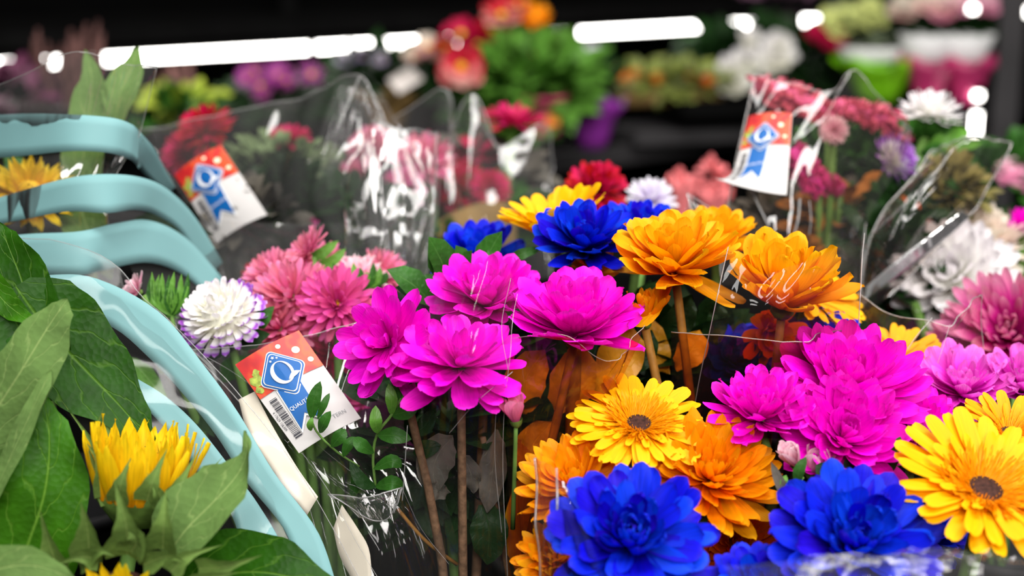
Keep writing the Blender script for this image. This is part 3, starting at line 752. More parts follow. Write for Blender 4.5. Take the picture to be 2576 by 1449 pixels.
# purple wrapped
r_ = potted('wrapped_pot_plant', 1500, 370, 2.95, 'plant in shiny purple wrap beside the pink pot')
pot(r_, P(1490, 372, 2.95), M(66, 2.95), M(120, 2.95), 'pot_purple', True)
foliage('foliage', r_, P(1500, 215, 2.98), .05, .04, .06, 60, .04, 'leaf_dark', 16)
bloom(r_, P(1487, 138, 2.93), M(30, 2.93), 'lilac', 40, 0, 10, 'round')
# succulents tray
r_ = potted('succulent_tray', 1690, 262, 3.4, 'tray of yellow green succulents with orange blooms under the led strip')
foliage('foliage', r_, P(1690, 208, 3.4), .13, .08, .03, 260, .04, plain('succulent_leaf', (0.20, 0.24, 0.05), .5, .3, .6, 40), 17)
for (x, y) in ((1545, 185), (1570, 195), (1600, 190), (1650, 200), (1740, 195), (1780, 205)):
    bloom(r_, P(x, y, 3.33), M(18, 3.33), 'redorange', 50, 0, 10)
V, F = tube(local(r_, [P(1560, 250, 3.35), P(1690, 246, 3.38), P(1815, 242, 3.42)]), .02, 8); obj('tray', V, F, 'kraft', r_)
# white roses
r_ = potted('rose_plant', 1900, 262, 3.5, 'dark leafy plant with large white blooms on the right rack')
foliage('foliage', r_, P(1930, 160, 3.55), .23, .1, .085, 480, .055, 'leaf_dark', 18)
for (x, y, q) in ((1845, 205, 44), (1880, 150, 40), (1955, 135, 46), (1835, 170, 30), (1940, 165, 30), (1885, 95, 26), (1960, 105, 28)):
    bloom(r_, P(x, y, 3.38), M(q, 3.38), 'white', 60, 0, 9, 'round', None, layers=3)
bloom(r_, P(2095, 98, 3.4), M(34, 3.4), 'red', 60, 0, 9, 'round', None); bloom(r_, P(2050, 82, 3.4), M(26, 3.4), 'red', 60, 0, 9, 'round', None)
pot(r_, P(1900, 275, 3.5), .07, .08, 'pot_dark')
# lime bag
r_ = potted('bagged_plant', 2205, 252, 3.4, 'pot plant in a lime green bag with a white rim')
pot(r_, P(2205, 255, 3.4), M(86, 3.4), M(105, 3.4), 'pot_lime', True)
V, F = lathe([(M(70, 3.4), 0), (M(86, 3.4), M(34, 3.4)), (M(84, 3.4), M(34, 3.4)), (M(60, 3.4), 0)], 20)
obj('paper_rim', local(r_, [v + P(2190, 150, 3.4) for v in V]), F, 'pot_white', r_)
foliage('foliage', r_, P(2170, 78, 3.45), .10, .06, .04, 160, .045, plain('sage_leaf', (0.16, 0.2, 0.12), .6, .2, .5, 30), 19)
for (x, y) in ((2090, 50), (2130, 40), (2170, 55), (2205, 45), (2110, 70), (2190, 25)):
    bloom(r_, P(x, y, 3.4), M(32, 3.4), plain('lime_bloom', (0.55, 0.6, 0.2), .6, .2, .2), 50, 0, 10, 'round', None)
# rose wrapped pots
for i, (x, lb) in enumerate(((2330, 'rose pink wrapped pot with white paper collar beside the lime bag'), (2425, 'rose pink wrapped pot with white paper collar nearest the glowing led discs'))):
    r_ = potted('wrapped_pot_plant', x, 255, 3.35 + .02 * i, lb)
    pot(r_, P(x, 258, 3.35), M(56, 3.35), M(110, 3.35), 'pot_rose', True)
    V, F = lathe([(M(50, 3.35), 0), (M(72, 3.35), M(64, 3.35)), (M(70, 3.35), M(64, 3.35)), (M(44, 3.35), 0)], 20)
    obj('paper_collar', local(r_, [v + P(x, 150, 3.35) for v in V]), F, 'pot_white', r_)
    foliage('foliage', r_, P(x - 10, 60, 3.4), .07, .05, .03, 80, .04, 'leaf_dark', 20 + i)
    for (dx, y) in ((-60, 25), (0, 8), (50, 12)):
        bloom(r_, P(x + dx, y, 3.36), M(38, 3.36), 'cream' if i == 0 else 'palepink', 50, 0, 10, 'round', None)
r_ = potted('pot_plant', 1810, 30, 3.9, 'pale pink plant on the top of the right rack')
foliage('foliage', r_, P(1960, 15, 3.95), .1, .06, .06, 120, .05, plain('mauve_leaf', (0.25, 0.12, 0.2), .6, .2, .5, 30), 24)
pot(r_, P(1960, 60, 3.95), .06, .05, 'pot_dark')
# salmon wraps between the bouquets
r_ = potted('salmon_bouquet', 1790, 560, 1.85, 'blurred salmon pink bouquet beside the price label with curled corner', 'blurred bouquets in the next row')
foliage('blossoms', r_, P(1792, 455, 1.85), .019, .02, .026, 110, .012, 'salmon', 25)
pot(r_, P(1790, 585, 1.85), M(40, 1.85), M(110, 1.85), 'salmon', True, name='wrap')
r_ = potted('salmon_bouquet', 1712, 570, 1.8, 'narrow blurred rose wrap behind the lilac aster', 'blurred bouquets in the next row')
pot(r_, P(1712, 575, 1.8), M(28, 1.8), M(125, 1.8), 'salmon', True, name='wrap')
foliage('blossoms', r_, P(1712, 455, 1.8), .01, .01, .01, 40, .010, 'salmon', 26)
r_ = potted('green_bouquet', 2540, 560, 1.7, 'pale blurred green foliage at the right border', 'blurred bouquets in the next row')
foliage('foliage', r_, P(2560, 480, 1.75), .06, .04, .05, 160, .04, 'leaf', 27)
for (x, y) in ((2545, 425), (2570, 455), (2530, 440)):
    bloom(r_, P(x, y, 1.7), M(30, 1.7), 'palepink', 50, 0, 10, 'round', None)
pot(r_, P(2550, 700, 1.7), .06, .07, 'pot_dark', name='wrap')

# ------------------------------------------------------------------ stand and buckets under the bouquets
ZB = {k: v.z for k, v in BIND.items()}
def bucket(bind, label, r=0.085, h=0.26):
    b = BIND[bind]
    root = tag(empty('flower_bucket', (b.x, b.y, b.z - h + .04)), label, 'bucket', 'black flower buckets')
    V, F = lathe([(r * .02, 0), (r * .75, 0), (r * .97, h * .96), (r * 1.06, h * .97), (r * 1.06, h), (r * .96, h), (r * .74, h * .04), (r * .02, h * .04)], 24)
    obj('bucket_body', V, F, 'bucket', root)
    V, F = tube([Vector((r * 1.05 * math.cos(a), r * 1.05 * math.sin(a) * .3 - r * .9, h * .9 - .06 * math.sin(a))) for a in np.linspace(0, math.pi, 12)], .002, 5)
    obj('handle', V, F, 'rack', root)
for k, lb in (('mix_left', 'black bucket under the magenta chrysanthemums'), ('mix_back', 'black bucket under the blue and yellow flowers at the back'), ('mix_mid', 'black bucket under the tall orange chrysanthemums'),
              ('front', 'black bucket under the blue chrysanthemum at the bottom edge'), ('front_right', 'black bucket under the lower right yellow gerbera'), ('pink_front', 'black bucket under the white purple aster bouquet'),
              ('pink_back', 'black bucket under the tilted quality label bouquet'), ('mid_back', 'black bucket under the crimson aster bouquet'), ('right', 'black bucket under the pink celosia bouquet'),
              ('far_right', 'black bucket under the cream white bouquet'), ('sun_front', 'black bucket under the front sunflowers'), ('sun_back', 'black bucket under the sunflower behind turquoise bands')):
    bucket(k, lb, 0.075 if 'front' not in k else 0.08)
stand = tag(empty('display_stand', (0, 1.0, 0)), 'black stepped display stand carrying the flower buckets', 'stand')
box('tier', (0, .88, .30), (1.5, .34, .60), 'rack', stand)
box('tier', (0, 1.22, .34), (1.5, .34, .68), 'rack', stand)
box('tier', (0, 1.55, .38), (1.5, .32, .76), 'rack', stand)
box('tier', (.4, 1.86, .52), (2.4, .28, 1.04), 'rack', stand)

# ------------------------------------------------------------------ sunflower bouquet, front left
def ease(d): return 0.93 - (0.93 - d) * 0.62 if d < 0.93 else d
P_far, M_far = P, M
def P(x, y, d): return P_far(x, y, ease(d))
def M(px, d): return M_far(px, ease(d))
def spike(root, pts, wpx, mat='bract', fold=0.5, name='bract', nv=11):
    return leaf(pts, wpx, mat, root, None, fold, 'bract', 0, name, nu=5, nv=nv)
sf = flower_root('sunflower', 352, 1232, .80, -8, 6, 'half open sunflower with upright yellow petals beside turquoise band', 'flower', 'sunflowers')
rnd = random.Random(4)
Ls = M(168, .80)
petals(sf, 'ray', 'sunflower', 24, 80, Ls, M(98, .8), 0, rnd, je=5, jl=.12, jroll=10, wscale=1.1)
petals(sf, 'ray', 'sunflower', 22, 74, Ls * .96, M(108, .8), -.004, rnd, je=7, jl=.14, jroll=12, wscale=1.1)
petals(sf, 'ray', 'sunflower', 16, 86, Ls * .8, M(84, .8), 0, rnd, je=5, jl=.15, jroll=10)
V, F = lathe([(.001, -.022), (M(60, .8), -.02), (M(105, .8), -.006), (M(108, .8), .002), (M(95, .8), .004), (.001, .008)], 24)
obj('calyx', V, F, 'calyx', sf)
V, F = lathe([(M(95, .8), .004), (M(80, .8), .012), (.001, .006)], 20); obj('disc', V, F, 'disc_brown', sf)
for p, w_ in (([(262, 1250, .77), (255, 1170, .76), (215, 1110, .77)], 24), ([(300, 1260, .75), (305, 1215, .74), (330, 1150, .75)], 30), ([(370, 1260, .745), (385, 1210, .735), (420, 1130, .75)], 34),
              ([(440, 1250, .76), (455, 1215, .75), (495, 1140, .765)], 26), ([(455, 1255, .77), (500, 1215, .77), (560, 1150, .79)], 17), ([(410, 1270, .745), (400, 1240, .735), (370, 1190, .74)], 26),
              ([(270, 1270, .77), (240, 1180, .79), (205, 1080, .81)], 16), ([(290, 1230, .82), (245, 1100, .83), (262, 1020, .83)], 14), ([(300, 1220, .83), (275, 1080, .84), (205, 1000, .85)], 13), ([(300, 1230, .82), (230, 1110, .83), (150, 1000, .84)], 14)):
    spike(sf, p, w_)
drop(sf, 'sun_front', M(20, .8), 'stem_green')
# big cupped leaf with a curled tip
leaf([(420, 1400, .74), (470, 1330, .735), (540, 1260, .74), (600, 1190, .75), (622, 1130, .755), (617, 1083, .76)], 92, 'sun_pale', sf, Vector((-.45, -1, .55)), .45, 'tailed', .002, 'leaf', nv=23)

sg = flower_root('sunflower', 300, 1560, .70, 78, 0, 'sunflower at the bottom edge ringed by curled green bracts', 'flower', 'sunflowers')
petals(sg, 'ray', 'sunflower', 26, 18, M(105, .7), M(62, .7), 0, rnd, je=6, wscale=1.1)
petals(sg, 'ray', 'sunflower', 22, 30, M(95, .7), M(56, .7), .002, rnd, je=6, wscale=1.1)
V, F = lathe([(.001, -.025), (M(80, .7), -.02), (M(120, .7), -.006), (M(70, .7), .006), (.001, .01)], 24); obj('disc', V, F, 'disc_brown', sg)
for p, w_ in (([(150, 1440, .72), (125, 1370, .71), (100, 1282, .70)], 36), ([(225, 1400, .715), (220, 1330, .70), (203, 1262, .69)], 44), ([(320, 1395, .71), (318, 1320, .69), (288, 1205, .69)], 52),
              ([(410, 1380, .71), (412, 1320, .69), (418, 1232, .70)], 46), ([(330, 1390, .70), (345, 1350, .69), (300, 1290, .705)], 40), ([(500, 1430, .70), (570, 1425, .69), (660, 1396, .69)], 30),
              ([(250, 1410, .70), (205, 1400, .69), (140, 1420, .69)], 26), ([(360, 1420, .70), (420, 1400, .69), (470, 1415, .68)], 30), ([(200, 1420, .705), (250, 1385, .69), (290, 1400, .69)], 26),
              ([(430, 1440, .69), (470, 1400, .69), (560, 1370, .70)], 28), ([(120, 1500, .71), (60, 1440, .70), (20, 1420, .7)], 30), ([(480, 1470, .69), (540, 1450, .68), (600, 1440, .68)], 24)):
    spike(sg, p, w_, fold=.6)
drop(sg, 'sun_front', M(22, .7), 'stem_green')
# sunflower leaves, each a leaf of its own on the sunflower stalk
stalk = tag(empty('sunflower_stalk', P(60, 1700, .82)), 'leafy sunflower stalk with large dark and pale leaves at the left border', 'plant', 'sunflowers')
V, F = tube(local(stalk, [crom([P(60, 1900, .84), P(20, 1400, .84), P(-30, 900, .86)], k / 8) for k in range(9)]), M(16, .84), 8); obj('stalk', V, F, 'stem_green', stalk)
def lf(pts, w_, mat, n=None, fold=.12, prof='heart', edge=.0015, **k):
    return leaf(pts, w_, mat, stalk, Vector(n) if n else None, fold, prof, edge, 'leaf', **k)
lf([(120, 1010, .86), (95, 860, .86), (60, 720, .86), (22, 620, .87), (-2, 558, .88)], 88, 'sun_dark', (-.1, -1, .5), nv=19)
lf([(40, 720, .85), (120, 830, .855), (215, 930, .855), (310, 1030, .85), (400, 1140, .84)], 135, 'sun_dark', (.15, -1, .7), nv=19)
lf([(-70, 1130, .78), (-10, 1030, .775), (55, 930, .77), (110, 840, .78), (150, 780, .785), (170, 752, .79)], 92, 'sun_pale', (-.2, -1, .1), fold=-.25, nv=19)
lf([(-50, 660, .84), (0, 745, .84), (50, 790, .835), (95, 815, .83)], 38, 'sun_mid', (-.2, -1, .6))
lf([(20, 1560, .80), (60, 1400, .79), (110, 1250, .785), (125, 1110, .79), (108, 985, .80)], 135, 'sun_mid', (.25, -1, .45), nv=19)
lf([(-60, 1330, .76), (-10, 1230, .755), (40, 1120, .755), (100, 990, .76), (130, 930, .77)], 26, 'sun_pale', (0, -1, .3), prof='oval')
lf([(-120, 1480, .68), (0, 1430, .675), (100, 1425, .68), (210, 1470, .69)], 60, 'sun_pale', (0, -1, .6))
lf([(430, 1480, .80), (600, 1440, .78), (740, 1455, .77), (900, 1530, .77)], 115, 'sun_dark', (.1, -1, .9), nv=19)
lf([(0, 860, .92), (40, 960, .91), (60, 1060, .9)], 60, 'leaf_dark', (0, -1, .3))
for p in ([(10, 880, .84), (60, 850, .84), (130, 810, .84)], [(0, 830, .85), (70, 870, .84), (110, 900, .84)]):
    lf(p, 26, 'leaf', (0, -1, .3), prof='oval')

# sleeve of the front sunflowers
slv = tag(empty('printed_sleeve', P(400, 1500, .80)), 'clear sleeve with curved turquoise bands around the front sunflowers', 'wrapping', 'clear flower sleeves')
res = sheet([[(0, 900, .87), (250, 1130, .84), (430, 1400, .81), (500, 1620, .79)], [(0, 740, .93), (290, 850, .90), (530, 1130, .86), (700, 1600, .80)], [(-60, 600, .985), (220, 630, .97), (400, 790, .95), (600, 1000, .915), (770, 1220, .875), (960, 1560, .82)]], 'clear_matte', slv, .0025, seed=1)
rim_of(res, slv)
strip([(-80, 705, .965), (110, 692, .955), (240, 700, .945), (400, 785, .93), (517, 925, .905), (600, 1040, .885), (690, 1190, .86), (797, 1334, .84), (850, 1480, .82)],
      [(-80, 800, .96), (150, 790, .945), (280, 822, .93), (380, 905, .915), (455, 985, .90), (540, 1090, .885), (618, 1210, .86), (722, 1345, .838), (745, 1480, .82)], 'teal', slv, 'turquoise_band', 44)
strip([(200, 890, .94), (250, 900, .935), (340, 950, .92), (420, 1000, .91), (500, 1075, .89), (594, 1195, .865), (650, 1270, .85), (712, 1380, .83), (735, 1500, .815)],
      [(190, 930, .935), (240, 945, .93), (300, 975, .915), (380, 1040, .90), (450, 1120, .885), (520, 1220, .86), (575, 1280, .845), (612, 1390, .825), (620, 1500, .81)], 'teal', slv, 'turquoise_band', 44)
strip([(-60, 745, .90), (0, 750, .895), (40, 800, .885), (50, 830, .88)], [(-60, 860, .90), (0, 845, .89), (25, 840, .885), (45, 836, .88)], 'teal', slv, 'turquoise_band', 16)

P, M = P_far, M_far
# ------------------------------------------------------------------ sunflower bouquet behind it
sb = flower_root('sunflower', 75, 500, 1.10, 35, 12, 'yellow sunflower seen between the turquoise bands of the back sleeve', 'flower', 'sunflowers')
petals(sb, 'ray', 'sunflower', 22, 5, M(105, 1.1), M(20, 1.1), 0, rnd); petals(sb, 'ray', 'sunflower', 20, 25, M(98, 1.1), M(18, 1.1), .003, rnd); petals(sb, 'ray', 'sunflower', 16, 50, M(75, 1.1), M(14, 1.1), .003, rnd)
V, F = lathe([(M(34, 1.1), 0), (M(28, 1.1), .012), (.001, .016)], 16); obj('disc', V, F, 'disc_yellow', sb)
V, F = lathe([(.001, -.02), (M(30, 1.1), -.012), (M(38, 1.1), 0)], 14); obj('calyx', V, F, 'calyx', sb)
drop(sb, 'sun_back', M(16, 1.1))
st2 = tag(empty('sunflower_stalk', P(230, 900, 1.12)), 'pale green sunflower leaves rising above the turquoise band', 'plant', 'sunflowers')
for p, w_, m_ in (([(225, 640, 1.13), (205, 460, 1.13), (225, 290, 1.14), (232, 200, 1.14), (215, 125, 1.15)], 55, 'sun_pale'), ([(290, 330, 1.14), (300, 240, 1.14), (330, 175, 1.15), (348, 118, 1.16)], 44, 'sun_pale'),
                  ([(280, 700, 1.11), (215, 560, 1.11), (205, 470, 1.12), (220, 400, 1.13)], 60, 'sun_pale'), ([(60, 400, 1.16), (40, 420, 1.15), (10, 440, 1.14)], 40, 'leaf'), ([(140, 560, 1.14), (150, 500, 1.14), (160, 430, 1.15)], 30, 'leaf_dark'),
                  ([(110, 700, 1.12), (130, 640, 1.11), (180, 590, 1.11)], 36, 'leaf_dark'), ([(300, 300, 1.15), (270, 280, 1.15), (250, 240, 1.16)], 30, 'sun_pale'), ([(330, 560, 1.13), (420, 560, 1.13), (540, 590, 1.14)], 30, 'leaf_dark')):
    leaf(p, w_, m_, st2, None, .2, 'leaf', .001)
V, F = tube(local(st2, [crom([P(240, 1100, 1.12), P(235, 600, 1.13), P(260, 300, 1.15)], k / 6) for k in range(7)]), M(10, 1.12), 7); obj('stalk', V, F, 'stem_green', st2)
slb = tag(empty('printed_sleeve', P(200, 900, 1.06)), 'clear sleeve with turquoise bands around the back sunflower', 'wrapping', 'clear flower sleeves')
res = sheet([[(-60, 800, 1.06), (120, 800, 1.04), (330, 800, 1.05)], [(-60, 560, 1.07), (120, 540, 1.03), (270, 520, 1.04)], [(-60, 380, 1.09), (150, 360, 1.03), (345, 345, 1.06)], [(-80, 245, 1.08), (60, 190, 1.035), (190, 130, 1.015), (300, 158, 1.03), (388, 163, 1.05)]], 'clear_shiny', slb, 0.0035, seed=2)
rim_of(res, slb, 'top'); rim_of(res, slb, 'right')
strip([(-60, 292, 1.075), (60, 286, 1.045), (180, 288, 1.025), (280, 296, 1.03), (330, 312, 1.045), (352, 332, 1.06)], [(-60, 402, 1.07), (60, 392, 1.04), (180, 380, 1.02), (270, 384, 1.025), (320, 398, 1.04), (345, 415, 1.055)], 'teal', slb, 'turquoise_band', 30)
strip([(352, 332, 1.062), (385, 370, 1.085), (410, 415, 1.11), (440, 470, 1.14)], [(340, 410, 1.06), (350, 425, 1.08), (380, 455, 1.105), (425, 490, 1.14)], 'teal', slb, 'turquoise_band', 16)
strip([(-60, 515, 1.07), (60, 478, 1.04), (170, 448, 1.02), (260, 438, 1.025), (350, 445, 1.05), (420, 475, 1.08), (490, 545, 1.11), (560, 660, 1.14)], [(-60, 575, 1.065), (60, 552, 1.035), (170, 532, 1.02), (270, 536, 1.02), (340, 528, 1.045), (400, 545, 1.075), (460, 590, 1.1), (520, 700, 1.13)], 'teal', slb, 'turquoise_band', 36)
strip([(-60, 600, 1.05), (80, 588, 1.025), (200, 582, 1.02), (300, 560, 1.04), (380, 555, 1.07), (470, 600, 1.1), (560, 700, 1.12)], [(-60, 700, 1.04), (80, 690, 1.02), (200, 692, 1.015), (260, 680, 1.03), (370, 660, 1.06), (460, 690, 1.09), (540, 760, 1.11)], 'teal', slb, 'turquoise_band', 30)

# ------------------------------------------------------------------ pink bouquet with the front label
GA = 'asters in the front pink bouquet'
mum(562, 800, 1.0, 118, 'ball', 'white2', 34, -14, 'large white aster with purple tipped petals', GA, 'pink_front', seed=3, center='white', name='aster')
mum(352, 735, 1.0, 55, 'half', 'palepink', 30, -50, 'small pale pink bud leaning left over the sleeve edge', GA, 'pink_front', name='aster', center='none')
mum(775, 640, 1.06, 78, 'aster', 'pink', 25, -48, 'pink aster seen edge on above the others', GA, 'pink_front', name='aster')
mum(735, 750, 1.04, 112, 'dome', 'pink', 40, -12, 'rosy pink aster beside the white purple one', GA, 'pink_front', name='aster', center='disc_yellow')
mum(850, 768, 1.02, 100, 'dome', 'hotpink', 62, 8, 'deep pink aster with a visible yellow centre', GA, 'pink_front', name='aster', center='disc_yellow')
mum(695, 705, 1.07, 92, 'dome', 'pink', 30, -25, 'pink aster at the upper left of the pink cluster', GA, 'pink_front', name='aster')
mum(705, 830, 1.03, 95, 'dome', 'pink', 45, -10, 'pink aster just above the red part of the front label', GA, 'pink_front', name='aster')
mum(900, 700, 1.08, 82, 'aster', 'palepink', 12, 10, 'pale pink aster with green sepals below it', GA, 'pink_front', name='aster')
mum(960, 690, 1.10, 72, 'dome', 'pink', 20, 20, 'small pink aster behind the vertical film crease', GA, 'pink_front', name='aster')
mum(790, 690, 1.08, 95, 'dome', 'pink', 35, 5, 'pink aster in the middle of the pink cluster', GA, 'pink_front', name='aster')
mum(920, 1010, 1.04, 75, 'dome', 'hotpink', 60, 10, 'dim pink aster low beside the white label corner', GA, 'pink_front', name='aster', center='disc_yellow')
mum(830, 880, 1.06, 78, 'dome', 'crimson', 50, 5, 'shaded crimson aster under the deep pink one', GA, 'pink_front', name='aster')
gs = tag(empty('aster_foliage', P(430, 950, 1.01)), 'upright green sepals between the white aster and the pale bud', 'plant')
for k in range(13):
    x = 380 + k * 7; rr = random.Random(k)
    leaf([(430 + rr.uniform(-20, 20), 800, 1.005), (x, 755 + rr.uniform(-8, 8), 1.0), (x + rr.uniform(-14, 22), 690 + rr.uniform(-10, 30), 1.0)], 9, 'leaf_light' if k % 3 else 'leaf', gs, None, .2, 'oval', nu=3, nv=7)
V, F = tube(local(gs, [P(432, 795, 1.005), P(450, 900, 1.01), P(500, 1100, 1.02)]), M(6, 1), 6); obj('stem', V, F, 'stem_green', gs)
for k in range(9):
    x = 850 + k * 14
    leaf([(890 + (k - 4) * 6, 730, 1.06), (x, 705, 1.055), (x + (k - 4) * 3, 660 + (k % 3) * 12, 1.055)], 11, 'leaf_light' if k % 2 else 'leaf', gs, None, .2, 'oval', nu=3, nv=7)
leaf([(740, 690, 1.07), (800, 645, 1.065), (852, 605, 1.065)], 16, 'leaf_light', gs, None, .2, 'oval'); leaf([(760, 680, 1.07), (830, 660, 1.06), (870, 625, 1.06)], 14, 'leaf_light', gs, None, .2, 'oval')
for p, w_, m_ in (([(640, 820, 1.01), (660, 800, 1.0), (690, 770, 1.0)], 24, 'leaf'), ([(610, 880, 1.0), (640, 850, 1.0), (680, 840, 1.0)], 26, 'leaf_dark'), ([(500, 900, 1.0), (540, 880, 1.0), (590, 880, 1.0)], 26, 'leaf_dark'),
                  ([(560, 960, 1.02), (590, 920, 1.01), (640, 900, 1.0)], 28, 'leaf'), ([(400, 940, 1.02), (430, 900, 1.01), (480, 880, 1.0)], 26, 'leaf'), ([(330, 900, 1.02), (380, 960, 1.01), (420, 1000, 1.0)], 26, 'leaf_light'),
                  ([(450, 1000, 1.02), (500, 1040, 1.01), (540, 1100, 1.0)], 30, 'leaf_dark')):
    leaf(p, w_, m_, gs, None, .15, 'leaf')
s3 = tag(empty('clear_sleeve', P(900, 1500, .95)), 'clear sleeve with a long bright cut edge around the front pink bouquet', 'wrapping', 'clear flower sleeves')
res = sheet([[(860, 1620, .90), (1020, 1620, .905), (1220, 1620, .93)], [(760, 1220, .93), (900, 1230, .92), (1100, 1200, .93)], [(610, 1020, .95), (800, 1060, .94), (1020, 1040, .95)], [(480, 884, .97), (700, 862, .965), (950, 792, .98), (1230, 650, 1.01)]], 'clear', s3, .0022, seed=3)
rim_of(res, s3, 'top'); rim_of(res, s3, 'left')
res = sheet([[(480, 1100, 1.0), (800, 1100, 1.14), (1080, 1000, 1.12)], [(390, 800, 1.05), (700, 700, 1.17), (1060, 700, 1.14)], [(250, 530, 1.06), (640, 560, 1.16), (1090, 560, 1.16)]], 'clear_soft', s3, .003, seed=4)
# cream paper inside the sleeve
strip([(640, 985, .935), (690, 1080, .925), (750, 1180, .91), (800, 1250, .90)], [(600, 1005, .935), (625, 1090, .925), (690, 1190, .91), (770, 1300, .90)], 'paper', s3, 'paper_strip', 14)
strip([(860, 1270, .905), (900, 1330, .90), (930, 1390, .895), (935, 1500, .89)], [(838, 1330, .905), (855, 1400, .90), (890, 1470, .895), (900, 1540, .89)], 'paper', s3, 'paper_strip', 14)
# shiny folded crease
res = sheet([[(905, 1300, .895), (950, 1312, .893), (990, 1290, .893)], [(870, 1268, .893), (930, 1262, .880), (1000, 1262, .892)], [(826, 1242, .895), (920, 1254, .888), (1012, 1226, .893)]], 'clear_shiny', s3, .0008, 20, 14, seed=5, name='folded_crease')
for e_ in ('top', 'left', 'right'): rim_of(res, s3, e_, .0005)
film_edge_glint(s3, [(830, 1243, .893), (880, 1275, .891), (935, 1308, .891), (980, 1300, .891), (1008, 1230, .891)], 2.2)
film_edge_glint(s3, [(755, 1130, .93), (830, 1240, .895), (900, 1370, .885), (980, 1500, .88)], 1.0)
film_edge_glint(s3, [(1010, 1225, .893), (1060, 1330, .90), (1130, 1420, .90)], .8)
film_edge_glint(s3, [(470, 870, .97), (620, 960, .955), (800, 1120, .94), (900, 1200, .93)], .9)
sheet([[(880, 1640, .885), (1000, 1640, .88), (1120, 1640, .885)], [(840, 1290, .895), (960, 1330, .885), (1060, 1330, .895)], [(700, 1100, .935), (800, 1180, .92), (930, 1240, .91)]], 'clear_deep', s3, .003, seed=15)

# ------------------------------------------------------------------ back pink bouquet and its crinkled film
GB = 'flowers in the back pink bouquets'
mum(520, 330, 1.36, 78, 'dome', 'red', 30, -20, 'crimson aster at the top left of the back pink bouquet', GB, 'pink_back', name='aster')
mum(470, 385, 1.38, 65, 'dome', 'crimson', 50, -25, 'dark crimson aster left of the tilted label', GB, 'pink_back', name='aster')
mum(728, 352, 1.4, 58, 'aster', 'crimson', 12, 0, 'flat crimson aster under the hazy film', GB, 'pink_back', name='aster')
mum(770, 575, 1.27, 40, 'half', 'hotpink', 40, 0, 'small pink bud low in the back pink bouquet', GB, 'pink_back', name='aster', center='none')
mum(940, 375, 1.38, 66, 'dome', 'pink', 30, 0, 'pink aster behind the strongest film glare', GB, 'pink_back', name='aster')
mum(900, 450, 1.36, 60, 'dome', 'pink', 40, -10, 'pink aster at the left of the film glare', GB, 'pink_back', name='aster')
mum(1070, 405, 1.40, 80, 'dome', 'pink', 35, 0, 'large pink aster between the two clear sleeves', GB, 'mid_back', name='aster')
mum(1010, 480, 1.38, 62, 'dome', 'hotpink', 45, 0, 'pink aster low behind the vertical film crease', GB, 'mid_back', name='aster')
mum(1200, 390, 1.5, 66, 'aster', 'crimson', 16, 5, 'flat deep pink aster below the tall crimson one', GB, 'mid_back', name='aster')
mum(1290, 310, 1.5, 82, 'aster', 'crimson', 8, 6, 'tall crimson aster standing clear of its sleeve', GB, 'mid_back', name='aster', bend=.006)
mum(1160, 470, 1.48, 72, 'dome', 'red', 45, 0, 'dark red aster behind the brown paper edge', GB, 'mid_back', name='aster')
mum(1235, 475, 1.46, 52, 'dome', 'crimson', 50, 10, 'dusky red aster beside the dark red one', GB, 'mid_back', name='aster')
mum(655, 690, 1.18, 45, 'dome', 'red', 30, 0, 'small dark red aster under the tilted label', GB, 'pink_back', name='aster')
bf = tag(empty('bouquet_foliage', P(700, 900, 1.3)), 'dark green foliage behind the tilted quality label', 'plant')
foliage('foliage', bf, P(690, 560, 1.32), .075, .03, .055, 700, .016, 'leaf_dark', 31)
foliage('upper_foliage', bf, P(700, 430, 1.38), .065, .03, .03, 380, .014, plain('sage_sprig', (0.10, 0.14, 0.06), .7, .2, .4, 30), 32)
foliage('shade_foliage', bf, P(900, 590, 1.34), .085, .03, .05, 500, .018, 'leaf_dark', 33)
foliage('front_foliage', bf, P(640, 560, 1.24), .03, .02, .03, 60, .025, 'leaf_grey', 34)
V, F = tube(local(bf, [P(700, 560, 1.32), P(720, 750, 1.33), P(760, 1200, 1.36)]), .004, 6); obj('stem', V, F, 'stem_green', bf)
bf = tag(empty('bouquet_foliage', P(1180, 900, 1.46)), 'olive foliage and leaves below the crimson asters', 'plant')
foliage('foliage', bf, P(1190, 545, 1.5), .08, .03, .03, 200, .03, 'leaf', 35)
foliage('upper_foliage', bf, P(1210, 440, 1.52), .06, .03, .025, 110, .03, 'leaf_grey', 36)
V, F = tube(local(bf, [P(1190, 500, 1.5), P(1190, 700, 1.48), P(1185, 960, 1.46)]), .004, 6); obj('stem', V, F, 'stem_green', bf)
for k in range(8):
    leaf([(1285 + (k - 3.5) * 2, 345, 1.5), (1290 + (k - 3.5) * 10, 330, 1.49), (1290 + (k - 3.5) * 17, 312 + abs(k - 3.5) * 3, 1.485)], 9, 'leaf_light', bf, None, .1, 'oval', nu=3, nv=6)
s4 = tag(empty('clear_sleeve', P(800, 900, 1.25)), 'crinkled clear sleeve with white glare around the back pink bouquet', 'wrapping', 'clear flower sleeves')
res = sheet([[(580, 800, 1.20), (720, 800, 1.16), (880, 800, 1.13), (1060, 760, 1.16)], [(545, 612, 1.255), (700, 620, 1.21), (880, 600, 1.15), (1085, 600, 1.18)], [(440, 460, 1.29), (640, 460, 1.25), (860, 440, 1.19), (1095, 460, 1.23)], [(345, 335, 1.33), (560, 288, 1.32), (760, 250, 1.30), (905, 195, 1.26), (970, 320, 1.25), (1100, 330, 1.27)]], 'clear_shiny', s4, 0.0030, 60, 46, seed=6, freq=9)
rim_of(res, s4, 'top', .0007); rim_of(res, s4, 'left', .0006); rim_of(res, s4, 'right', .0006)
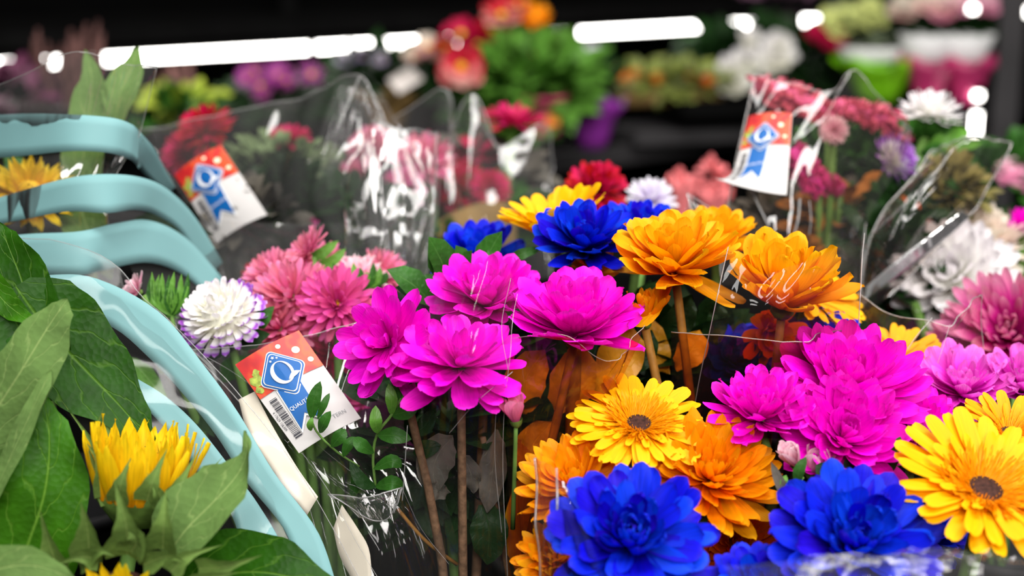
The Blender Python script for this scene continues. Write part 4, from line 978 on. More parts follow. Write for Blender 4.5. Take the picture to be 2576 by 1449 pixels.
res = sheet([[(880, 760, 1.13), (960, 760, 1.10), (1060, 740, 1.13)], [(870, 560, 1.16), (960, 560, 1.11), (1095, 540, 1.16)], [(850, 420, 1.2), (950, 330, 1.15), (1100, 400, 1.2)]], 'clear_shiny', s4, 0.0036, 40, 36, seed=7, freq=6)
sheet([[(760, 700, 1.3), (1080, 700, 1.3)], [(760, 480, 1.33), (1090, 480, 1.32)], [(850, 215, 1.36), (960, 240, 1.36)]], 'clear_soft', s4, 0.0036, seed=8)
for k, (x0, x1) in enumerate(((958, 978), (966, 985), (948, 962))):
    film_edge_glint(s4, [(x0, 430 + 60 * k, 1.13), ((x0 + x1) / 2, 600, 1.105), (x1, 758, 1.10)], 2.2 if k < 2 else 1.4)  # pale tubes painting the upright glare streaks
film_edge_glint(s4, [(1045, 430, 1.15), (1040, 560, 1.14), (1030, 700, 1.13)], 1.6)
film_edge_glint(s4, [(1100, 330, 1.2), (1092, 500, 1.18), (1085, 650, 1.16)], 1.2)
s5 = tag(empty('clear_sleeve', P(1200, 900, 1.42)), 'pointed clear sleeve around the crimson aster bouquet', 'wrapping', 'clear flower sleeves')
res = sheet([[(1060, 720, 1.38), (1220, 720, 1.36), (1380, 700, 1.40)], [(1020, 520, 1.40), (1200, 520, 1.37), (1385, 500, 1.42)], [(985, 305, 1.43), (1116, 225, 1.41), (1135, 330, 1.41), (1190, 242, 1.41), (1255, 370, 1.41), (1365, 315, 1.44), (1384, 420, 1.45)]], 'clear_soft', s5, 0.0030, 60, 36, seed=9)
rim_of(res, s5, 'top', .0007); rim_of(res, s5, 'right', .0007)
film_edge_glint(s5, [(1188, 240, 1.40), (1225, 330, 1.40), (1265, 385, 1.40), (1325, 430, 1.42)], 3.0)
film_edge_glint(s5, [(1130, 225, 1.41), (1132, 320, 1.40), (1140, 440, 1.39), (1165, 530, 1.38)], 2.0)
strip([(1095, 560, 1.42), (1160, 525, 1.43), (1240, 505, 1.44), (1300, 520, 1.46)], [(1095, 640, 1.40), (1160, 640, 1.41), (1240, 640, 1.42), (1300, 640, 1.44)], 'kraft', s5, 'paper_lining', 20)

# ------------------------------------------------------------------ centre: magenta, blue, orange and yellow flowers
GM, GBL, GO, GY = 'magenta chrysanthemums', 'dyed blue chrysanthemums', 'orange chrysanthemums', 'yellow gerberas'
mum(985, 870, .90, 150, 'open', 'magenta', 55, -28, 'leftmost magenta chrysanthemum hanging over the label', GM, 'mix_left', .01, seed=21, stem='stem_brown', ws=1.1, stray=5)
mum(1160, 930, .88, 172, 'open', 'magenta', 22, 2, 'magenta chrysanthemum with long spread lower petals above the brown stems', GM, 'mix_left', seed=22, stem='stem_brown', ws=1.05, stray=6)
mum(1225, 775, .96, 165, 'bowl', 'magenta', 18, -6, 'magenta chrysanthemum just below the back blue one', GM, 'mix_left', seed=23, stem='stem_brown', stray=5)
mum(1445, 850, .92, 200, 'bowl', 'magenta', 14, 2, 'largest magenta chrysanthemum above the amber leaves', GM, 'mix_left', seed=24, stem='stem_amber', lean_rings=4, ws=1.1)
mum(1205, 668, 1.08, 128, 'bowl', 'blue', 18, -4, 'blue chrysanthemum at the back left of the centre', GBL, 'mix_back', seed=31)
mum(1470, 632, 1.0, 148, 'bowl', 'blue', 20, -2, 'blue chrysanthemum in front of the back yellow gerbera', GBL, 'mix_back', seed=32, lean_rings=2)
mum(1610, 600, 1.05, 120, 'bowl', 'blue', 14, 8, 'blue chrysanthemum behind the left orange one', GBL, 'mix_back', seed=33)
gerbera(1405, 590, 1.05, 172, 0, -14, 'yellow gerbera behind the blue chrysanthemum at the back', GY, 'mix_back', seed=41, e0=38, fringe=False, n=18)
mum(1500, 480, 1.22, 80, 'pompon', 'red', 35, 0, 'red ruffled bloom above the back yellow gerbera', 'blooms at the back of the centre', 'mix_back', name='celosia', ws=1.5, je=20)
mum(1638, 505, 1.26, 66, 'dome', 'lilac', 30, 15, 'white lilac aster right of the red ruffled bloom', 'blooms at the back of the centre', 'mix_back', name='aster')
mum(1700, 690, .95, 185, 'bowl', 'amber', 14, -4, 'left orange chrysanthemum with loose pointed petals', GO, 'mix_mid', seed=51, lean_rings=4, stem='stem_amber', stray=5, je=13)
mum(1968, 778, .95, 205, 'bowl', 'amber', 14, 2, 'right orange chrysanthemum over the purple tinted film', GO, 'mix_mid', seed=52, lean_rings=20, stem='stem_amber', je=12)
mum(1800, 625, 1.04, 130, 'bowl', 'amber', 10, 5, 'orange chrysanthemum peeking between the two tall ones', GO, 'mix_mid', seed=53)
gerbera(2035, 745, 1.03, 150, 20, 25, 'golden gerbera half hidden at the right of the orange blooms', GY, 'mix_mid', seed=54, e0=12, fringe=False, n=18)
mum(1500, 700, 1.0, 85, 'half', 'orange', 10, 0, 'small orange bloom under the centre blue chrysanthemum', GO, 'mix_mid', seed=55)
mum(1625, 815, .94, 95, 'half', 'orange', 5, 0, 'closed orange bud below the left orange chrysanthemum', GO, 'mix_mid', seed=56, lean_rings=28, ws=.7, center='none', stem='stem_amber')
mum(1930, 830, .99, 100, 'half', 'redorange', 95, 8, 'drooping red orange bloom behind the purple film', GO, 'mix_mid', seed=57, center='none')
mum(1850, 915, 1.0, 110, 'bowl', 'blue', 40, 0, 'shaded blue bloom behind the purple film', GBL, 'mix_mid', seed=58)
mum(2080, 880, 1.01, 110, 'bowl', 'blue', 30, 8, 'violet looking blue bloom between the purple film and the small gerbera', GBL, 'mix_mid', seed=59)
# front row
gerbera(1607, 1068, .88, 180, 22, 2, 'yellow gerbera with dark centre right in the middle of the front row', GY, 'front', seed=61, e0=2)
mum(1785, 1210, .87, 192, 'deco', 'orange', 34, 4, 'large orange chrysanthemum below the middle yellow gerbera', GO, 'front', seed=62, center='amber')
mum(1452, 1232, .87, 168, 'deco', 'orange', 24, -12, 'orange chrysanthemum left behind the front blue one', GO, 'front', seed=63)
mum(1400, 1410, .85, 115, 'deco', 'orange', 40, -20, 'orange chrysanthemum cut by the bottom edge beside the film crease', GO, 'front', seed=64)
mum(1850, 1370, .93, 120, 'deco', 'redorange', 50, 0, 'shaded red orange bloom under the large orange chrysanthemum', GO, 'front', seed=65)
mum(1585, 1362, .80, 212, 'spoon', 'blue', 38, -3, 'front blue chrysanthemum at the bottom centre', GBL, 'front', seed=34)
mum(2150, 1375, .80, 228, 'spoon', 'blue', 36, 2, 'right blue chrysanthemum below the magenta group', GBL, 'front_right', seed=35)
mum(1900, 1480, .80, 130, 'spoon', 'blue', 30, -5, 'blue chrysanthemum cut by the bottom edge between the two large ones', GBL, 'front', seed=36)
mum(2320, 1350, .9, 120, 'bowl', 'blue', 30, 20, 'shaded blue bloom under the lower right gerbera', GBL, 'front_right', seed=37)
mum(1915, 1062, .885, 152, 'bowl', 'magenta', 18, -4, 'magenta chrysanthemum touching the middle yellow gerbera', GM, 'front_right', seed=25, lean_rings=4, ws=.85)
mum(2135, 988, .91, 208, 'deco', 'magenta', 22, 0, 'wide magenta chrysanthemum under the small yellow gerbera', GM, 'front_right', seed=26, ws=1.3)
mum(2120, 1110, .875, 182, 'deco', 'magenta', 42, 2, 'magenta chrysanthemum above the right blue one', GM, 'front_right', seed=27, ws=1.25)
mum(2300, 1080, .93, 130, 'deco', 'magenta', 35, 12, 'magenta chrysanthemum left of the lower right gerbera', GM, 'front_right', seed=28, ws=1.25)
mum(2420, 1000, .98, 150, 'bowl', 'pinkmag', 20, -4, 'bright magenta chrysanthemum under the wine red spider bloom', GM, 'front_right', seed=29, ws=.9)
mum(2570, 990, .98, 135, 'bowl', 'pinkmag', 18, 5, 'bright magenta chrysanthemum cut by the right border', GM, 'front_right', seed=30, ws=.9)
mum(2165, 1190, .88, 95, 'half', 'magenta', 75, 5, 'small magenta bloom drooping onto the right blue chrysanthemum', GM, 'front_right', seed=38)
gerbera(2478, 1235, .82, 252, 24, 6, 'large yellow gerbera in the lower right corner', GY, 'front_right', seed=66, e0=9, n=22)
gerbera(2540, 1090, .90, 140, 12, 0, 'amber gerbera behind the lower right gerbera', GY, 'front_right', mat='amber', seed=67, e0=20, n=20)
gerbera(2250, 905, 1.02, 128, 8, 0, 'small yellow gerbera rising above the wide magenta chrysanthemum', GY, 'front_right', seed=68, e0=22, fringe=False, n=18)
# buds
def bud(px, py, d, rpx, mat, tilt, lean, label, ws=1.3):
    r = flower_root('flower_bud', px, py, d, tilt, lean, label, 'flower', 'buds')
    rr = random.Random(px)
    petals(r, 'mum', mat, 6, 66, M(rpx, d), M(rpx * .12, d), 0, rr, wscale=ws); petals(r, 'mum', mat, 5, 78, M(rpx * .9, d), M(rpx * .06, d), 0, rr, wscale=ws)
    V, F = lathe([(.001, -M(rpx * .25, d)), (M(rpx * .2, d), -M(rpx * .1, d)), (M(rpx * .24, d), M(rpx * .1, d))], 10); obj('calyx', V, F, 'calyx', r)
    return r
stem_part((b_ := bud(1298, 1060, .865, 74, 'pink', 10, -8, 'small pink bud beside the amber film')), P(1298, 1063, .865), P(1290, 1330, .9), M(5, .9), 'stem_green')
stem_part((b_ := bud(2005, 1170, .85, 70, 'palepink', 15, -30, 'pale pink sweet pea bud between orange and magenta flowers', 1.7)), P(2005, 1172, .85), P(2040, 1400, .9), M(5, .9), 'stem_green')
stem_part((b_ := bud(2040, 1190, .86, 75, 'palepink', 20, 15, 'pale pink sweet pea bloom leaning on the magenta chrysanthemum', 1.8)), P(2040, 1192, .86), P(2050, 1400, .9), M(5, .9), 'stem_green')
# far right: cream bloom, wine red spider bloom
GR = 'blooms at the right border'
mum(2400, 705, 1.22, 168, 'deco', 'white', 40, -18, 'large white chrysanthemum behind the brown tinted film', GR, 'far_right', seed=71, ws=1.1)
mum(2470, 615, 1.28, 122, 'deco', 'cream', 30, 10, 'cream pink chrysanthemum above the large white one', GR, 'far_right', seed=72)
mum(2540, 850, 1.10, 190, 'deco', 'spider', 45, -20, 'wine red spider chrysanthemum at the right border', GR, 'far_right', seed=73, ws=.8)
mum(2575, 575, 1.28, 60, 'half', 'magenta', 30, 0, 'single magenta bloom at the upper right border', GR, 'far_right', seed=74)
mum(2420, 860, 1.14, 90, 'deco', 'spider', 50, -20, 'small wine red bloom behind the folded film point', GR, 'far_right', seed=75)
fr = tag(empty('bouquet_foliage', P(2350, 1000, 1.2)), 'red brown foliage under the large white chrysanthemum', 'plant')
foliage('foliage', fr, P(2330, 790, 1.29), .045, .02, .022, 200, .018, plain('rust_sprig', (0.2, 0.025, 0.02), .6, .2, .5, 60), 41)
foliage('green_foliage', fr, P(2230, 720, 1.24), .04, .03, .06, 130, .03, 'leaf_dark', 42)
V, F = tube(local(fr, [P(2300, 760, 1.2), P(2380, 1000, 1.19), P(2480, 1300, 1.17)]), .004, 6); obj('stem', V, F, 'stem_green', fr)

# ------------------------------------------------------------------ leaves and stems low in the centre
cf = tag(empty('leafy_sprig', P(960, 1500, .92)), 'green leafy sprig with small oval leaves under the magenta flowers', 'plant', 'leafy sprigs')
def sprig(root, path, leaves, mat_s='stem_green', r=4):
    pts = [P(*p) for p in path]
    V, F = tube(local(root, [crom(pts, k / 10) for k in range(11)]), M(r, path[0][2]), 6); obj('stem', V, F, mat_s, root)
    for p, w_, m_ in leaves: leaf(p, w_, m_, root, Vector((random.uniform(-.3, .3), -1, .5)), .15, 'oval', 0, 'leaf', nu=5, nv=9)
sprig(cf, [(945, 1225, .91), (938, 1150, .91), (950, 1090, .905), (985, 1045, .9), (1010, 1000, .9)],
      [([(985, 1045, .9), (985, 1005, .893), (978, 965, .895)], 16, 'leaf_light'), ([(985, 1045, .9), (1020, 1035, .893), (1052, 1018, .895)], 22, 'leaf'), ([(950, 1090, .9), (945, 1060, .893), (945, 1020, .895)], 17, 'leaf_light'),
       ([(950, 1095, .9), (990, 1095, .893), (1035, 1105, .895)], 22, 'leaf'), ([(940, 1140, .9), (910, 1120, .893), (890, 1100, .895)], 18, 'leaf'), ([(940, 1180, .9), (985, 1160, .893), (1010, 1175, .895)], 18, 'leaf'),
       ([(945, 1225, .905), (985, 1215, .895), (1015, 1225, .9)], 20, 'leaf'), ([(1010, 1005, .9), (1045, 975, .893), (1090, 955, .895)], 18, 'leaf_light'), ([(1005, 1010, .9), (1000, 960, .895), (1010, 920, .895)], 16, 'leaf'), ([(945, 1225, .905), (910, 1210, .9), (880, 1160, .9)], 18, 'leaf_dark'),
       ([(1040, 1090, .92), (1070, 1070, .915), (1090, 1030, .915)], 24, 'leaf_dark'), ([(1040, 1140, .93), (1070, 1130, .925), (1110, 1120, .925)], 24, 'leaf_dark'), ([(960, 1250, .93), (930, 1280, .925), (900, 1240, .925)], 24, 'leaf_dark')])
P_keep = P
def P(x, y, d): return P_keep(x + 14, y + 4, d)
cs = tag(empty('leafy_sprig', P(800, 1300, .93)), 'small oval leaf sprig lying over the front quality label', 'plant', 'leafy sprigs')
sprig(cs, [(890, 1170, .915), (830, 1130, .912), (785, 1085, .91), (768, 1050, .908)],
      [([(770, 1050, .905), (775, 1005, .90), (792, 955, .90)], 18, 'leaf'), ([(785, 1050, .905), (800, 1015, .90), (815, 985, .902)], 10, 'leaf'), ([(790, 1085, .905), (800, 1060, .90), (818, 1030, .90)], 16, 'leaf'), ([(820, 1120, .905), (840, 1095, .90), (855, 1075, .902)], 18, 'leaf'),
       ([(850, 1145, .905), (862, 1115, .90), (880, 1095, .902)], 14, 'leaf'), ([(768, 1080, .905), (766, 1065, .90), (772, 1045, .90)], 9, 'leaf_light'), ([(880, 1170, .91), (885, 1200, .91), (870, 1250, .915)], 16, 'leaf')], r=3)
P = P_keep
cd = tag(empty('dry_leaves', P(1200, 1500, .95)), 'grey brown jagged leaves hanging among the brown stems', 'plant')
for p, w_, m_ in (([(1140, 1100, .935), (1110, 1130, .93), (1090, 1180, .925), (1100, 1240, .925)], 50, 'leaf_grey'), ([(1130, 1240, .93), (1100, 1235, .925), (1068, 1228, .925)], 24, 'leaf_grey'), ([(1250, 1080, .94), (1240, 1180, .935), (1225, 1290, .935)], 36, 'leaf_grey'),
                  ([(1210, 1270, .94), (1230, 1330, .935), (1225, 1420, .94)], 50, 'leaf_dark'), ([(1160, 1140, .935), (1185, 1190, .93), (1190, 1240, .935)], 26, 'leaf_grey')):
    leaf(p, w_, m_, cd, None, .2, 'oval', .002)
V, F = tube(local(cd, [crom([P(1215, 1100, .94), P(1240, 1250, .95), P(1290, 1500, .96)], k / 8) for k in range(9)]), M(8, .94), 7); obj('stem', V, F, 'stem_brown', cd)
V, F = tube(local(cd, [crom([P(1000, 1280, .93), P(1070, 1360, .93), P(1150, 1420, .94)], k / 8) for k in range(9)]), M(5, .94), 6); obj('twig', V, F, 'stem_amber', cd)
cg = tag(empty('bouquet_foliage', P(1150, 1500, .97)), 'dark shaded greenery behind the magenta stems', 'plant')
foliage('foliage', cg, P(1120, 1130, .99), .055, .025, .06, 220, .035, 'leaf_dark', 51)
foliage('light_foliage', cg, P(1170, 870, 1.0), .035, .02, .05, 70, .035, 'leaf', 52)
V, F = tube(local(cg, [P(1120, 1150, .99), P(1140, 1400, .98), P(1165, 1700, .96)]), .004, 6); obj('stem', V, F, 'stem_green', cg)
for p in ([(1050, 780, .96), (1075, 830, .955), (1085, 880, .955)], [(1060, 700, .99), (1052, 715, .985), (1048, 735, .985)], [(1260, 690, 1.0), (1240, 660, .99), (1228, 628, .99)], [(1270, 660, 1.0), (1310, 640, .99), (1360, 625, .995)]):
    leaf(p, 14, 'leaf', cg, None, .15, 'oval')
am = tag(empty('amber_foliage', P(1450, 1500, .97)), 'amber tinted leaves behind the orange film', 'plant')
for p, w_, m_ in (([(1330, 1050, .96), (1320, 960, .955), (1370, 880, .955)], 55, 'leaf_amber'), ([(1400, 1040, .96), (1440, 960, .955), (1470, 870, .955)], 60, 'leaf_amber'), ([(1500, 1000, .97), (1560, 900, .965), (1590, 820, .965)], 60, 'leaf_amber'),
                  ([(1560, 940, .975), (1610, 890, .97), (1640, 830, .97)], 40, 'leaf_dark'), ([(1700, 930, .98), (1740, 880, .975), (1760, 830, .975)], 40, 'leaf_amber'), ([(1320, 1200, .96), (1340, 1120, .955), (1390, 1060, .955)], 46, 'leaf_amber'),
                  ([(1300, 1440, .96), (1310, 1300, .955), (1330, 1180, .955)], 40, 'leaf_amber'), ([(1630, 900, 1.0), (1700, 820, .99), (1740, 740, .99)], 40, 'leaf_dark'), ([(1680, 940, .99), (1650, 880, .985), (1640, 800, .985)], 36, 'leaf_amber'), ([(1760, 900, 1.0), (1800, 820, .99), (1810, 760, .99)], 30, 'leaf_dark')):
    leaf(p, w_, m_, am, None, .2, 'oval', .003)
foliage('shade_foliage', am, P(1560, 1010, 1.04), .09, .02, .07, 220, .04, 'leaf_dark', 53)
V, F = tube(local(am, [P(1445, 880, .95), P(1440, 1100, .96), P(1440, 1480, .97)]), .005, 7); obj('stem', V, F, 'stem_amber', am)
ff = tag(empty('leafy_sprig', P(2050, 1500, .88)), 'grey green oval leaves poking out between the front flowers', 'plant', 'leafy sprigs')
sprig(ff, [(2050, 1400, .88), (2020, 1290, .86), (2000, 1240, .85), (2020, 1200, .845)],
      [([(2010, 1285, .84), (1970, 1230, .835), (1940, 1162, .835)], 15, 'leaf_grey'), ([(2005, 1225, .84), (2010, 1185, .835), (2028, 1150, .835)], 15, 'leaf'), ([(1980, 1240, .84), (1972, 1215, .835), (1978, 1195, .835)], 11, 'leaf_light'), ([(2120, 1230, .85), (2080, 1190, .84), (2052, 1170, .84)], 26, 'leaf_dark'),
       ([(2240, 1190, .86), (2250, 1140, .855), (2265, 1098, .855)], 18, 'leaf'), ([(2170, 1210, .86), (2140, 1180, .855), (2130, 1150, .855)], 16, 'leaf_dark'), ([(2330, 1260, .87), (2290, 1240, .865), (2230, 1210, .865)], 30, 'leaf_dark'), ([(1830, 1320, .9), (1800, 1290, .89), (1775, 1250, .89)], 26, 'leaf_dark')], r=4)

# ------------------------------------------------------------------ coloured sleeves in the centre
s6 = tag(empty('tinted_sleeve', P(1850, 1500, .92)), 'clear sleeve fading from orange to purple around the tall orange blooms', 'wrapping', 'tinted flower sleeves')
res = sheet([[(1690, 1400, .99), (1900, 1400, .985), (2150, 1400, .99)], [(1690, 1050, .965), (1900, 1050, .96), (2150, 1000, .965)], [(1690, 832, .92), (1850, 845, .905), (2020, 858, .905), (2060, 835, .915), (2150, 828, .935)]], 'amberpurple', s6, .0012, seed=10)
rim_of(res, s6, 'top', .0004)
res = sheet([[(1735, 1100, .97), (1950, 1100, .965), (2150, 1100, .975)], [(1760, 950, .93), (1950, 950, .925), (2155, 950, .94)], [(1795, 790, .905), (1950, 780, .895), (2160, 760, .92)], [(1832, 622, .91), (1900, 690, .905), (2020, 660, .91), (2080, 635, .92), (2172, 588, .94)]], film_mat('purple_tinted_film', [(0.0, (0.55, 0.2, 0.62)), (0.35, (0.70, 0.32, 0.62)), (0.6, (0.96, 0.78, 0.78)), (1.0, (0.97, 0.93, 0.9))], haze=.008, bump=.2, refl=.3, axis='Y'), s6, .0012, seed=11)
rim_of(res, s6, 'left', .0004); rim_of(res, s6, 'right', .0004)
s6b = tag(empty('tinted_sleeve', P(1420, 1500, .92)), 'orange tinted sleeve below the largest magenta chrysanthemum', 'wrapping', 'tinted flower sleeves')
res = sheet([[(1290, 1600, .915), (1400, 1600, .90), (1520, 1600, .90)], [(1280, 1150, .915), (1380, 1150, .90), (1500, 1150, .905)], [(1285, 850, .90), (1420, 840, .885), (1530, 905, .885), (1612, 815, .90)]], 'amberfilm', s6b, .003, seed=12)
rim_of(res, s6b, 'top', .0003)
res = sheet([[(1290, 1620, .93), (1360, 1620, .92)], [(1280, 1330, .93), (1345, 1330, .915)], [(1282, 1080, .925), (1345, 1140, .91)]], 'amberfilm', s6b, .002, seed=13, nu=16)
rim_of(res, s6b, 'right', .0004)
s10 = tag(empty('clear_sleeve', P(1150, 1500, .88)), 'clear sleeve with bluish streaks across the magenta chrysanthemums', 'wrapping', 'clear flower sleeves')
res = sheet([[(1020, 1640, .87), (1150, 1640, .855), (1290, 1640, .87)], [(1040, 1250, .875), (1160, 1230, .855), (1262, 1200, .87)], [(1060, 900, .885), (1180, 880, .845), (1276, 900, .865)], [(1010, 770, .92), (1180, 700, .87), (1250, 640, .88), (1300, 740, .885)]], 'clear_deep', s10, .002, seed=14)
rim_of(res, s10, 'right', .0002)
film_edge_glint(s10, [(1290, 935, .862), (1200, 1010, .857), (1130, 1090, .86)], 1.2)
film_edge_glint(s10, [(1025, 1070, .874), (1018, 1180, .873), (1012, 1260, .872)], 1.4)
film_edge_glint(s10, [(1285, 700, .88), (1262, 820, .868), (1278, 930, .865)], 1.2)
film_edge_glint(s10, [(1250, 990, .868), (1245, 1150, .87), (1262, 1340, .87)], 1.0)
s9 = tag(empty('clear_sleeve', P(1700, 1600, .76)), 'clear sleeve with upright creases around the front blue chrysanthemum', 'wrapping', 'clear flower sleeves')
res = sheet([[(1365, 1640, .83), (1450, 1640, .80), (1560, 1640, .79)], [(1358, 1400, .835), (1420, 1400, .80), (1500, 1400, .775)], [(1345, 1152, .845), (1362, 1158, .83), (1400, 1178, .81), (1425, 1240, .80)]], 'clear', s9, .0015, seed=16)
rim_of(res, s9, 'left', .0009); film_edge_glint(s9, [(1400, 1178, .808), (1402, 1260, .80), (1398, 1330, .80)], 4.0)  # wide tube is a painted highlight on the crease
res = sheet([[(1860, 1620, .70), (2150, 1620, .68), (2450, 1620, .69), (2620, 1620, .71)], [(1840, 1480, .71), (2120, 1450, .69), (2420, 1440, .69), (2600, 1470, .71)], [(1830, 1440, .72), (2060, 1410, .70), (2320, 1400, .70), (2480, 1400, .71), (2600, 1430, .72)]], 'clear_soft', s9, .004, seed=17)
s8 = tag(empty('clear_sleeve', P(2350, 1100, 1.0)), 'clear sleeve with a folded point beside the wine red bloom', 'wrapping', 'clear flower sleeves')
res = sheet([[(2150, 1100, 1.03), (2300, 1100, 1.0), (2480, 1100, 1.02)], [(2155, 900, 1.03), (2290, 900, 1.0), (2470, 900, 1.02)], [(2160, 735, 1.04), (2240, 790, 1.01), (2330, 805, .995), (2390, 815, .99), (2440, 755, 1.0), (2462, 742, 1.02)]], 'browntint', s8, .002, seed=18)
rim_of(res, s8, 'top', .0004); rim_of(res, s8, 'right', .0003); film_edge_glint(s8, [(2282, 880, .99), (2310, 840, .99), (2345, 800, .99)], 2.4)
film_edge_glint(s8, [(2390, 815, .985), (2370, 880, .98), (2350, 940, .98)], 1.2)

# ------------------------------------------------------------------ right bouquet
GP = 'flowers in the right pink bouquet'
def celosia(pts, rpx, mat, label, seed):
    d = pts[0][2]
    r = tag(empty('celosia', P(*pts[0])), label, 'flower', GP)
    rr = random.Random(seed); c = [P(*p) for p in pts]
    n = 230; VV, FF = [], []
    for i in range(n):
        v = i / n; p = crom(c, v); rad = M(rpx, d) * (0.55 + .45 * math.sin(math.pi * (0.1 + .85 * v)))
        a = rr.uniform(0, 6.28); dirv = Vector((math.cos(a) * .9, -abs(math.sin(a)) if rr.random() < .75 else abs(math.sin(a)), math.sin(a * 2.3) * .8)).normalized()
        V, F = petal_geo('spoon', rr.randrange(4), 3, 4)
        q = Vector((0, 1, 0)).rotation_difference(dirv); m = Matrix.Translation(p + dirv * rad * .35) @ q.to_matrix().to_4x4() @ Matrix.Rotation(rr.uniform(0, 6), 4, 'Y') @ Matrix.Scale(rad * .75, 4)
        o = len(VV); VV += [m @ x for x in V]; FF += [tuple(o + k for k in f) for f in F]
    tag(obj('florets', local(r, VV), FF, mat, r), kind='stuff')
    core, F = tube(local(r, [crom(c, k / 8) for k in range(9)]), M(rpx * .5, d), 8); obj('core', core, F, mat, r)
    return r
def celosia_stem(r, a, b, d):
    V, F = tube(local(r, [P(*a), P((a[0] + b[0]) / 2, (a[1] + b[1]) / 2, d + .01), P(*b)]), .003, 6); obj('stem', V, F, 'stem_green', r)
r_ = celosia([(1905, 212, 1.30), (1960, 235, 1.29), (2030, 265, 1.28), (2085, 305, 1.28)], 50, 'pink', 'fluffy pink celosia spike at the top corner of the right sleeve', 1); celosia_stem(r_, (2085, 305, 1.28), (2070, 800, 1.28), 1.28)
r_ = celosia([(2100, 268, 1.29), (2160, 285, 1.29), (2230, 305, 1.29), (2280, 355, 1.30)], 46, 'pink', 'fluffy pink celosia spike running down towards the white aster', 2); celosia_stem(r_, (2280, 355, 1.30), (2110, 800, 1.28), 1.28)
r_ = celosia([(1990, 375, 1.24), (2010, 415, 1.24), (2040, 455, 1.24), (2060, 485, 1.24)], 46, 'hotpink', 'hot pink celosia spike right of the upright label', 3); celosia_stem(r_, (2060, 485, 1.24), (2060, 800, 1.27), 1.26)
r_ = celosia([(2070, 440, 1.25), (2090, 465, 1.25), (2115, 480, 1.25)], 28, 'hotpink', 'small hot pink celosia tip behind the film crease', 4); celosia_stem(r_, (2115, 480, 1.25), (2080, 800, 1.27), 1.26)
mum(2097, 328, 1.24, 38, 'pompon', 'palepink', 75, -5, 'small pale pink everlasting with greenish centre', GP, 'right', name='everlasting', center='disc_yellow')
mum(2338, 292, 1.30, 86, 'dome', 'white', 4, 8, 'white aster with green sepals standing above the right sleeve', GP, 'right', name='aster')
mum(2245, 405, 1.28, 72, 'pompon', 'whitepurple', 40, 52, 'white and lilac aster pressed sideways behind the film', GP, 'right', name='aster')
rf = tag(empty('bouquet_foliage', P(2120, 800, 1.29)), 'green leaves and sepals of the right pink bouquet', 'plant')
for k in range(12):
    leaf([(2325 + (k - 5.5) * 3, 350, 1.30), (2335 + (k - 5.5) * 10, 322, 1.285 + (k % 2) * .02), (2338 + (k - 5.5) * 15, 292 + abs(k - 5.5) * 2, 1.28)], 13, 'leaf_light' if k % 2 else 'leaf', rf, None, .15, 'oval', nu=3, nv=7)
for p, w_, m_ in (([(2320, 390, 1.3), (2380, 350, 1.29), (2440, 330, 1.3)], 24, 'leaf_light'), ([(2310, 400, 1.3), (2350, 380, 1.29), (2420, 380, 1.3)], 20, 'leaf'), ([(2290, 380, 1.3), (2270, 340, 1.29), (2255, 310, 1.3)], 16, 'leaf'), ([(2340, 370, 1.3), (2400, 370, 1.29), (2470, 360, 1.3)], 16, 'leaf_light')):
    leaf(p, w_, m_, rf, None, .15, 'oval')
foliage('foliage', rf, P(2140, 440, 1.33), .075, .03, .05, 700, .015, 'leaf', 61)
foliage('lower_foliage', rf, P(2050, 560, 1.30), .08, .03, .035, 400, .015, 'leaf_grey', 62)
foliage('rust_foliage', rf, P(2120, 580, 1.27), .04, .02, .04, 120, .025, plain('rust_leaf', (0.30, 0.11, 0.015), .6, .2, .5, 60), 63)
foliage('olive_foliage', rf, P(2390, 490, 1.28), .032, .02, .03, 260, .014, plain('olive_leaf', (0.13, 0.11, 0.03), .6, .2, .5, 60), 64)
foliage('dark_foliage', rf, P(2250, 620, 1.27), .04, .02, .05, 120, .03, 'leaf_dark', 65)
V, F = tube(local(rf, [P(2330, 330, 1.3), P(2310, 420, 1.3), P(2150, 800, 1.28)]), .0035, 6); obj('stem', V, F, 'stem_green', rf)
V, F = tube(local(rf, [P(2140, 450, 1.32), P(2110, 700, 1.3), P(2080, 1000, 1.28)]), .004, 6); obj('stem', V, F, 'stem_green', rf)
for i, (x, y) in enumerate(((2265, 505), (2300, 525), (2200, 555), (2330, 560), (2240, 540))):
    leaf([(x, y + 12, 1.235), (x + 6, y, 1.23), (x + 12, y - 14, 1.235)], 9, 'redorange', rf, None, .1, 'oval', 0, 'fallen_petal', nu=3, nv=5)
s7 = tag(empty('clear_sleeve', P(2050, 900, 1.24)), 'clear brownish sleeve with folded flap around the right pink bouquet', 'wrapping', 'clear flower sleeves')
res = sheet([[(1810, 720, 1.17), (2000, 720, 1.14), (2175, 760, 1.17)], [(1832, 540, 1.19), (2000, 540, 1.16), (2180, 560, 1.19)], [(1862, 370, 1.225), (2040, 370, 1.19), (2260, 420, 1.23)], [(1902, 190, 1.27), (1990, 215, 1.25), (2090, 235, 1.245), (2150, 180, 1.25), (2200, 240, 1.25), (2290, 330, 1.27)]], 'browntint', s7, 0.0021, 50, 40, seed=19)
rim_of(res, s7, 'left', .0008); rim_of(res, s7, 'top', .0005)
res = sheet([[(2170, 775, 1.16), (2190, 770, 1.15), (2230, 740, 1.16)], [(2190, 600, 1.17), (2270, 560, 1.14), (2400, 570, 1.18)], [(2300, 450, 1.2), (2380, 420, 1.17), (2490, 470, 1.2)], [(2350, 385, 1.22), (2440, 350, 1.2), (2540, 360, 1.22)]], 'browntint', s7, 0.0030, 40, 36, seed=20)
for e_ in ('top', 'left', 'right'): rim_of(res, s7, e_, .0008)
film_edge_glint(s7, [(2180, 600, 1.17), (2270, 520, 1.14), (2350, 440, 1.16), (2400, 370, 1.18)], 3.0, mat='edge')
